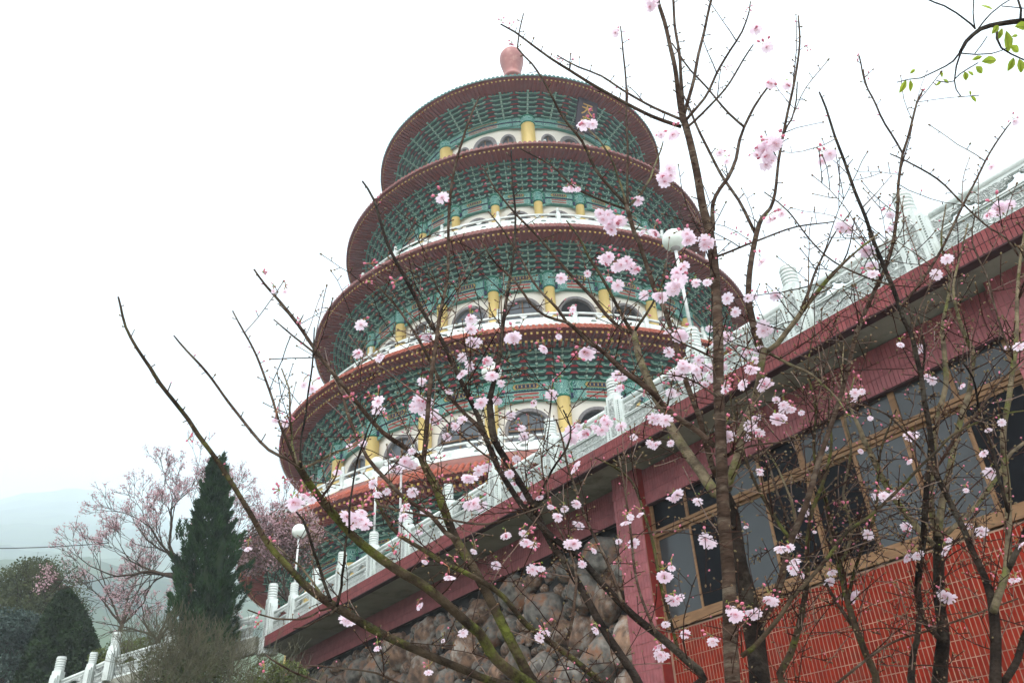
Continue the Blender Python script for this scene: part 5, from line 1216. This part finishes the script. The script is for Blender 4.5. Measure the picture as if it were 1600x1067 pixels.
K.line([(1325, 940, 6), (1335, 890, 5.5), (1350, 850, 5), (1368, 800, 4.5), (1372, 740, 4), (1380, 690, 3.4), (1400, 640, 2.4)], YK+.05, YK+.2)
K.line([(1338, 985, 6), (1300, 930, 5), (1275, 880, 4.6), (1240, 830, 4.2), (1215, 770, 3.6), (1200, 720, 3), (1180, 680, 2.2)], YK+.05, YK+.2, m=bark)
K.line([(1312, 885, 5), (1330, 830, 5), (1318, 770, 4.5), (1330, 700, 4), (1320, 650, 3.4), (1335, 590, 2.4)], YK+.05, YK-.1, m=bark_grey)
K.line([(1300, 1075, 5), (1380, 1010, 4), (1450, 985, 3.6), (1520, 960, 3), (1590, 935, 2.4)], YK, YK-.2, m=bark)
# ---- I: long leaning dark stem and right edge tree
YI = 2.4
I = Cherry('dark leaning cherry at the right, its long stem slanting up left over the roof edge', (1548, 1067), YI, 6, bark_black)
pI = PY(1555, 1075, YI)
I.line([(1556, 1085, 20), (1556, 1050, 17), (1556, 1000, 16), (1553, 965, 15.5), (1549, 936, 14), (1537, 900, 11), (1519, 861, 10), (1506, 827, 9.5), (1491, 797, 9), (1478, 769, 9), (1465, 743, 9), (1457, 705, 8.5), (1453, 669, 8), (1444, 627, 8), (1439, 590, 7.5), (1431, 556, 7.5), (1424, 524, 7), (1412, 501, 7), (1405, 478, 7), (1394, 446, 7), (1380, 412, 6.5), (1365, 375, 6), (1352, 337, 5.5), (1336, 300, 5), (1318, 250, 4.6), (1304, 214, 4), (1290, 169, 3.4), (1280, 145, 2.6)], YI, YI+.1, 'trunk', extra=[((pI[0], pI[1], I.base[2]-.2), .05), ((pI[0], pI[1], 1.2), .034)], n=9)
I.line([(1552, 955, 12), (1562, 925, 11), (1572, 896, 10.5), (1576, 850, 10), (1575, 812, 10), (1573, 756, 9.5), (1568, 700, 9), (1570, 659, 8.5), (1577, 622, 8), (1581, 584, 7.5), (1587, 537, 7), (1589, 487, 6), (1592, 431, 5), (1598, 384, 4), (1606, 330, 3)], YI, YI+.1, m=bark_grey, n=8)
I.line([(1573, 893, 9), (1581, 878, 9), (1597, 842, 8.5), (1615, 800, 8)], YI, YI-.05)
I.line([(1560, 1075, 12), (1585, 1040, 11), (1602, 990, 10), (1620, 950, 9)], YI, YI-.05)
I.line([(1405, 480, 4.6), (1440, 440, 4.4), (1485, 362, 4), (1514, 302, 3.6), (1539, 252, 3.2), (1560, 219, 2.8), (1579, 192, 2)], YI+.05, YI+.15, m=bark)
I.line([(1404, 520, 4), (1390, 480, 3.2), (1440, 420, 3), (1500, 312, 3), (1464, 280, 3), (1417, 252, 2.8), (1390, 235, 2)], YI+.1, YI+.3, m=bark) if False else None
I.line([(1592, 400, 3.2), (1574, 373, 3), (1539, 352, 3), (1499, 312, 3), (1464, 280, 3), (1417, 252, 2.6), (1390, 240, 2)], YI+.1, YI+.3, m=bark)
I.line([(1575, 800, 6), (1560, 740, 5), (1550, 700, 4.4), (1530, 640, 4), (1520, 590, 3), (1500, 560, 2.4)], YI, YI-.15, m=bark_black)
I.line([(1457, 740, 6), (1490, 690, 4.4), (1530, 640, 4), (1560, 600, 3.2), (1600, 560, 2.4)], YI, YI-.1, m=bark)
I.line([(1466, 745, 4.4), (1437, 700, 4), (1400, 660, 3.4), (1370, 640, 3), (1330, 628, 2.2)], YI, YI-.15, m=bark)
I.line([(1394, 446, 4), (1345, 430, 3), (1290, 400, 2.6), (1230, 330, 2.4), (1195, 300, 2)], YI+.05, YI+.2, m=bark)
I.line([(1583, 560, 4), (1560, 500, 3), (1545, 440, 2.8), (1520, 380, 2.4), (1524, 330, 1.8)], YI+.05, YI+.2, m=bark)
# ---- M: branch with fresh green leaves reaching in at the top right corner
YM = 2.6
Mt = Cherry('leaning tree with fresh green leaves whose branch reaches in at the top right corner', (1790, 200), YM, 8, bark_black, nm='leafy_tree')
pM = PY(1800, 60, YM)
gm = [((pM[0]+.5, pM[1]+.3, Mt.base[2]-.2), .09), ((pM[0]+.5, pM[1]+.3, 2.5), .07), ((pM[0]+.35, pM[1]+.2, 4.0), .05)]
Mt.line([(1720, 40, 14), (1660, 30, 10), (1600, 32, 8.5), (1563, 38, 8), (1532, 46, 7), (1509, 65, 6), (1501, 81, 5)], YM, YM-.1, 'trunk', extra=gm, spur=False, n=9)
for L_ in ([(1501, 80, 3.4), (1490, 96, 3), (1478, 104, 2.6), (1459, 112, 2.2), (1439, 123, 2), (1419, 124, 1.6), (1402, 129, 1.2)],
           [(1525, 46, 3), (1495, 20, 2.8), (1475, 10, 2.6), (1450, -1, 2.4), (1430, -12, 2)], [(1523, 46, 2.6), (1521, 20, 2), (1521, -10, 2)], [(1529, 44, 2.6), (1549, 21, 2.2), (1577, 0, 2)],
           [(1501, 81, 3), (1495, 104, 2.8), (1491, 126, 2.2), (1501, 152, 1.8), (1516, 150, 1.4), (1530, 149, 1)], [(1500, 84, 2.4), (1524, 85, 2), (1549, 84, 2), (1574, 76, 1.6)],
           [(1557, 42, 4), (1558, 60, 3.6), (1564, 75, 3), (1580, 85, 2.6), (1602, 95, 2.4)], [(1491, 124, 2), (1512, 108, 2), (1529, 98, 1.6)], [(1523, 84, 1.6), (1543, 57, 1.4)], [(1491, 127, 1.6), (1478, 129, 1.4), (1464, 126, 1)],
           [(1595, 32, 4), (1596, 15, 3.6), (1588, -8, 3)], [(1566, 10, 1.8), (1600, 14, 1.6)]):
    Mt.line(L_, YM-.1, YM-.12, spur=False)
lm = MB(); rgm = random.Random(4)
def leaf(x, y, L, ang, w=.42):
    a = math.radians(ang); P = PY(x, y, YM-.1)-Mt.base; dp = depth(P+Mt.base)/F; ux = MC@np.array([math.cos(a), math.sin(a), 0]); vx = MC@np.array([-math.sin(a), math.cos(a), 0]); nx = MC@np.array([0, 0, 1.]); l = L*dp
    top = [(0, 0), (.2, .55), (.45, 1), (.7, .85), (.9, .4), (1, 0)]; b = MB(); vs = [P+ux*l*t+vx*l*w*.5*k+nx*l*(.10*k-.18*t*t) for t, k in top]+[P+ux*l*t-vx*l*w*.5*k+nx*l*(.10*k-.18*t*t) for t, k in top[1:-1]]+[P+ux*l*t+nx*l*(-.18*t*t-.02) for t in (.2, .45, .7, .9)]
    T_ = [0, 1, 2, 3, 4, 5]; Bm = [0, 6, 7, 8, 9, 5]; Mi = [0, 10, 11, 12, 13, 5]
    fs = []
    for q in range(5):
        for S in (T_, Bm):
            f = [S[q], S[q+1], Mi[q+1], Mi[q]]; f = list(dict.fromkeys(f)); fs.append(tuple(f))
    b.add(vs, fs, leaf_zelk, True); b.build('leaf', Mt.t)
for a in [(1416, 125, 22, -115), (1422, 125, 18, -85), (1421, 116, 13, 40), (1472, 122, 12, 100), (1471, 127, 11, -140), (1473, 124, 12, -30), (1535, 88, 16, 200), (1533, 97, 27, 10, .5), (1524, 104, 16, -40, .7), (1507, 112, 14, -75, .7),
          (1512, 112, 12, -30), (1516, 150, 14, -40), (1516, 150, 9, 90), (1549, 54, 20, 50, .5), (1566, 44, 20, -110), (1572, 48, 34, -80, .42), (1578, 72, 18, -30, .7), (1584, 90, 22, -110, .5), (1592, 92, 22, -75, .6), (1585, 42, 24, 5, .6), (1580, 58, 12, 15), (1552, 16, 20, 155, .2)]:
    leaf(*a)
Mt.finish()

# ---- blossoms: (x, y, size in pixels, distance)
def bl(T, Y, L):
    for q in L: T.cluster(q[0], q[1], q[2], Y+T.rng.uniform(-.08, .08), buds=T.rng.randint(1, 4))
bl(A, YA-.05, [(1016, 5, 30), (1180, 46, 20), (1197, 77, 24), (1205, 130, 20), (1230, 132, 16), (1042, 276, 38), (1052, 208, 22), (1033, 210, 14), (1197, 230, 36), (1212, 225, 26), (1200, 250, 30), (1181, 243, 14), (1136, 250, 14), (1124, 241, 15),
 (1075, 373, 30), (1104, 378, 30), (1060, 432, 34), (1053, 448, 30), (1068, 418, 24), (1088, 440, 18), (1105, 440, 16), (1190, 408, 24), (1062, 522, 32), (1070, 572, 30), (1088, 578, 20), (1205, 340, 22), (1222, 332, 15), (1023, 655, 26), (1040, 658, 24),
 (1151, 960, 26), (1113, 1002, 24), (1035, 1022, 26), (1030, 1008, 22), (940, 665, 38), (893, 682, 34), (912, 676, 26), (961, 52, 14)])
bl(G, YG-.1, [(912, 190, 24), (926, 195, 18), (893, 294, 14), (884, 295, 12), (903, 295, 10), (944, 338, 34), (958, 352, 36), (968, 345, 24), (997, 315, 20), (1023, 360, 24), (1003, 362, 12), (948, 403, 26), (966, 415, 26), (982, 410, 26), (993, 420, 24), (952, 436, 14), (965, 448, 20), (1006, 462, 20),
 (1195, 515, 30), (1185, 546, 24), (1197, 600, 32), (1225, 630, 22), (1212, 625, 14), (1240, 885, 20), (1238, 640, 12), (1362, 415, 22), (1320, 355, 32), (1392, 334, 18), (1391, 356, 18), (1165, 823, 9), (1070, 990, 18)])
bl(Fc, YF+.2, [(803, 526, 26), (795, 530, 16), (762, 562, 22), (766, 585, 22), (783, 597, 16), (735, 497, 22), (873, 525, 12), (850, 542, 18), (660, 630, 32), (650, 637, 22), (660, 597, 20), (680, 655, 24), (712, 666, 24), (722, 656, 16), (751, 627, 24), (760, 730, 20), (748, 736, 20),
 (645, 770, 18), (590, 770, 18), (604, 768, 14), (664, 796, 20), (691, 311, 24), (822, 845, 24), (833, 850, 18), (843, 775, 16), (872, 806, 20), (861, 790, 12), (832, 890, 20), (845, 888, 14), (740, 860, 14), (790, 835, 20), (818, 832, 16), (590, 1012, 14), (655, 946, 14), (670, 1050, 16), (978, 815, 20), (985, 808, 14), (1000, 803, 12), (928, 860, 12), (895, 485, 14), (692, 1000, 8), (655, 832, 12), (664, 878, 12), (910, 880, 14), (968, 605, 18), (912, 925, 10)])
bl(Fc, YF-.5, [(463, 786, 26), (474, 772, 20), (456, 792, 18), (488, 782, 16), (545, 806, 26), (560, 812, 30), (572, 820, 24), (548, 820, 22), (566, 800, 20), (430, 655, 14), (446, 661, 18), (488, 607, 20), (475, 602, 12), (567, 692, 16), (546, 697, 14), (527, 735, 16), (387, 856, 14), (427, 455, 8), (445, 456, 10)])
bl(H, YH-.1, [(1295, 246, 20), (1560, 325, 30), (1548, 332, 20), (1575, 322, 20), (1548, 262, 14), (1585, 190, 14), (1458, 592, 18), (1502, 604, 12), (1574, 543, 10), (1447, 588, 12), (1400, 770, 26), (1386, 774, 18), (1432, 868, 24), (1415, 872, 18), (1482, 843, 12), (1583, 905, 12)])
bl(I, YI-.1, [(1296, 242, 22), (1285, 250, 16), (1335, 615, 18), (1346, 612, 12), (1380, 775, 20), (1360, 653, 10), (1420, 720, 12), (1510, 765, 10), (1590, 905, 12), (1408, 537, 14), (1365, 425, 20)])
bl(K, YK-.1, [(1252, 645, 10), (1262, 786, 10), (1240, 892, 18), (1335, 624, 14), (1290, 700, 9), (1345, 705, 12), (1273, 830, 8), (1190, 740, 9)])
# thin crossing twigs
A.filler(46, (900, 380, 1600, 1067), upb=55, lens=(60, 170)); A.filler(6, (760, 30, 1200, 380), upb=35, lens=(30, 80), sub=0)
G.filler(84, (900, 380, 1500, 1067), upb=52); G.filler(20, (1100, 120, 1460, 480), upb=40, lens=(50, 140), sub=0)
Fc.filler(74, (560, 560, 1100, 1100), upb=60); Fc.filler(30, (400, 640, 700, 1067), upb=60, lens=(40, 120), ws=(1.3, 2.2)); Fc.filler(44, (560, 380, 1000, 760), upb=55, lens=(80, 240), ws=(1.4, 2.1)); Fc.filler(20, (380, 480, 600, 760), upb=40, lens=(50, 130), ws=(1.4, 2.0), sub=0); Fc.filler(6, (560, 250, 820, 520), upb=40, lens=(20, 60), sub=0)
H.filler(56, (1300, 480, 1600, 1067), upb=45, sub=2); I.filler(60, (1300, 380, 1600, 1067), upb=50, sub=2); I.filler(16, (1300, 150, 1600, 500), upb=40, lens=(50, 140), sub=0); H.filler(6, (1300, 200, 1600, 560), upb=40, lens=(50, 130)); K.filler(76, (1150, 600, 1500, 1080), upb=50, sub=2)
rf = random.Random(17)
# many small single blossoms and bud sprays scattered where the photograph has them, thickest at lower right of the middle
for T, Y, n, box in ((A, YA, 22, (1000, 560, 1250, 1060)), (G, YG, 40, (860, 360, 1240, 700)), (Fc, YF+.1, 58, (540, 480, 1060, 1000)), (H, YH-.1, 7, (1380, 540, 1600, 1060)), (I, YI, 9, (1300, 300, 1600, 1060)), (K, YK, 8, (1180, 640, 1420, 1060))):
    for _ in range(n):
        c = [q for q in T.tp if box[0] < q[0] < box[2] and box[1] < q[1] < box[3]]
        if not c: continue
        q = rf.choice(c); T.cluster(q[0], q[1]+3, rf.choice((14, 17, 20, 24, 28)), q[2], buds=rf.choice((0, 1, 2)))
        if rf.random() < .45: q = rf.choice(c); T.budset(q[0], q[1], rf.uniform(12, 20), q[2], rf.randint(2, 5))
for T, Y, L in ((Fc, YF-.5, [(296, 684, 14), (436, 765, 20), (445, 748, 12), (404, 960, 12), (423, 845, 16), (458, 722, 14), (403, 973, 14), (413, 1040, 16), (577, 440, 14), (618, 440, 24), (580, 412, 20), (410, 425, 14), (470, 500, 14), (578, 618, 16), (600, 650, 12)]),
                (A, YA, [(800, 40, 14), (783, 32, 12), (800, 65, 14), (870, 90, 10), (1170, 12, 12), (1138, 105, 10), (860, 265, 10)]), (G, YG, [(845, 250, 10), (893, 485, 16), (905, 560, 24), (880, 565, 22), (875, 588, 16), (1035, 580, 20), (1040, 505, 14), (1175, 512, 16), (1342, 90, 12), (1355, 118, 12), (1441, 145, 14), (1262, 75, 12)]), (I, YI, [(1483, 505, 14), (1335, 590, 18), (1350, 500, 12)])):
    for x, y, z in L: T.budset(x, y, z, Y, 4)
for T in (A, G, Fc, H, K, I): T.finish()

# ================================================================== HAZE
def haze():
    b = MB(); b.box((0, 1600, 700), (3600, 0, 0), (0, 1720, 0), (0, 0, 703), wire_m)
    o = b.build('haze'); m = bpy.data.materials.new('haze'); m.use_nodes = True; nt = m.node_tree; nt.nodes.clear()
    out = nt.nodes.new('ShaderNodeOutputMaterial'); v = nt.nodes.new('ShaderNodeVolumePrincipled'); v.inputs['Color'].default_value = (.88, .95, 1, 1); v.inputs['Density'].default_value = HAZE
    nt.links.new(v.outputs[0], out.inputs['Volume']); o.data.materials.clear(); o.data.materials.append(m); tag(o, kind='stuff')
HAZE = .0008
haze()
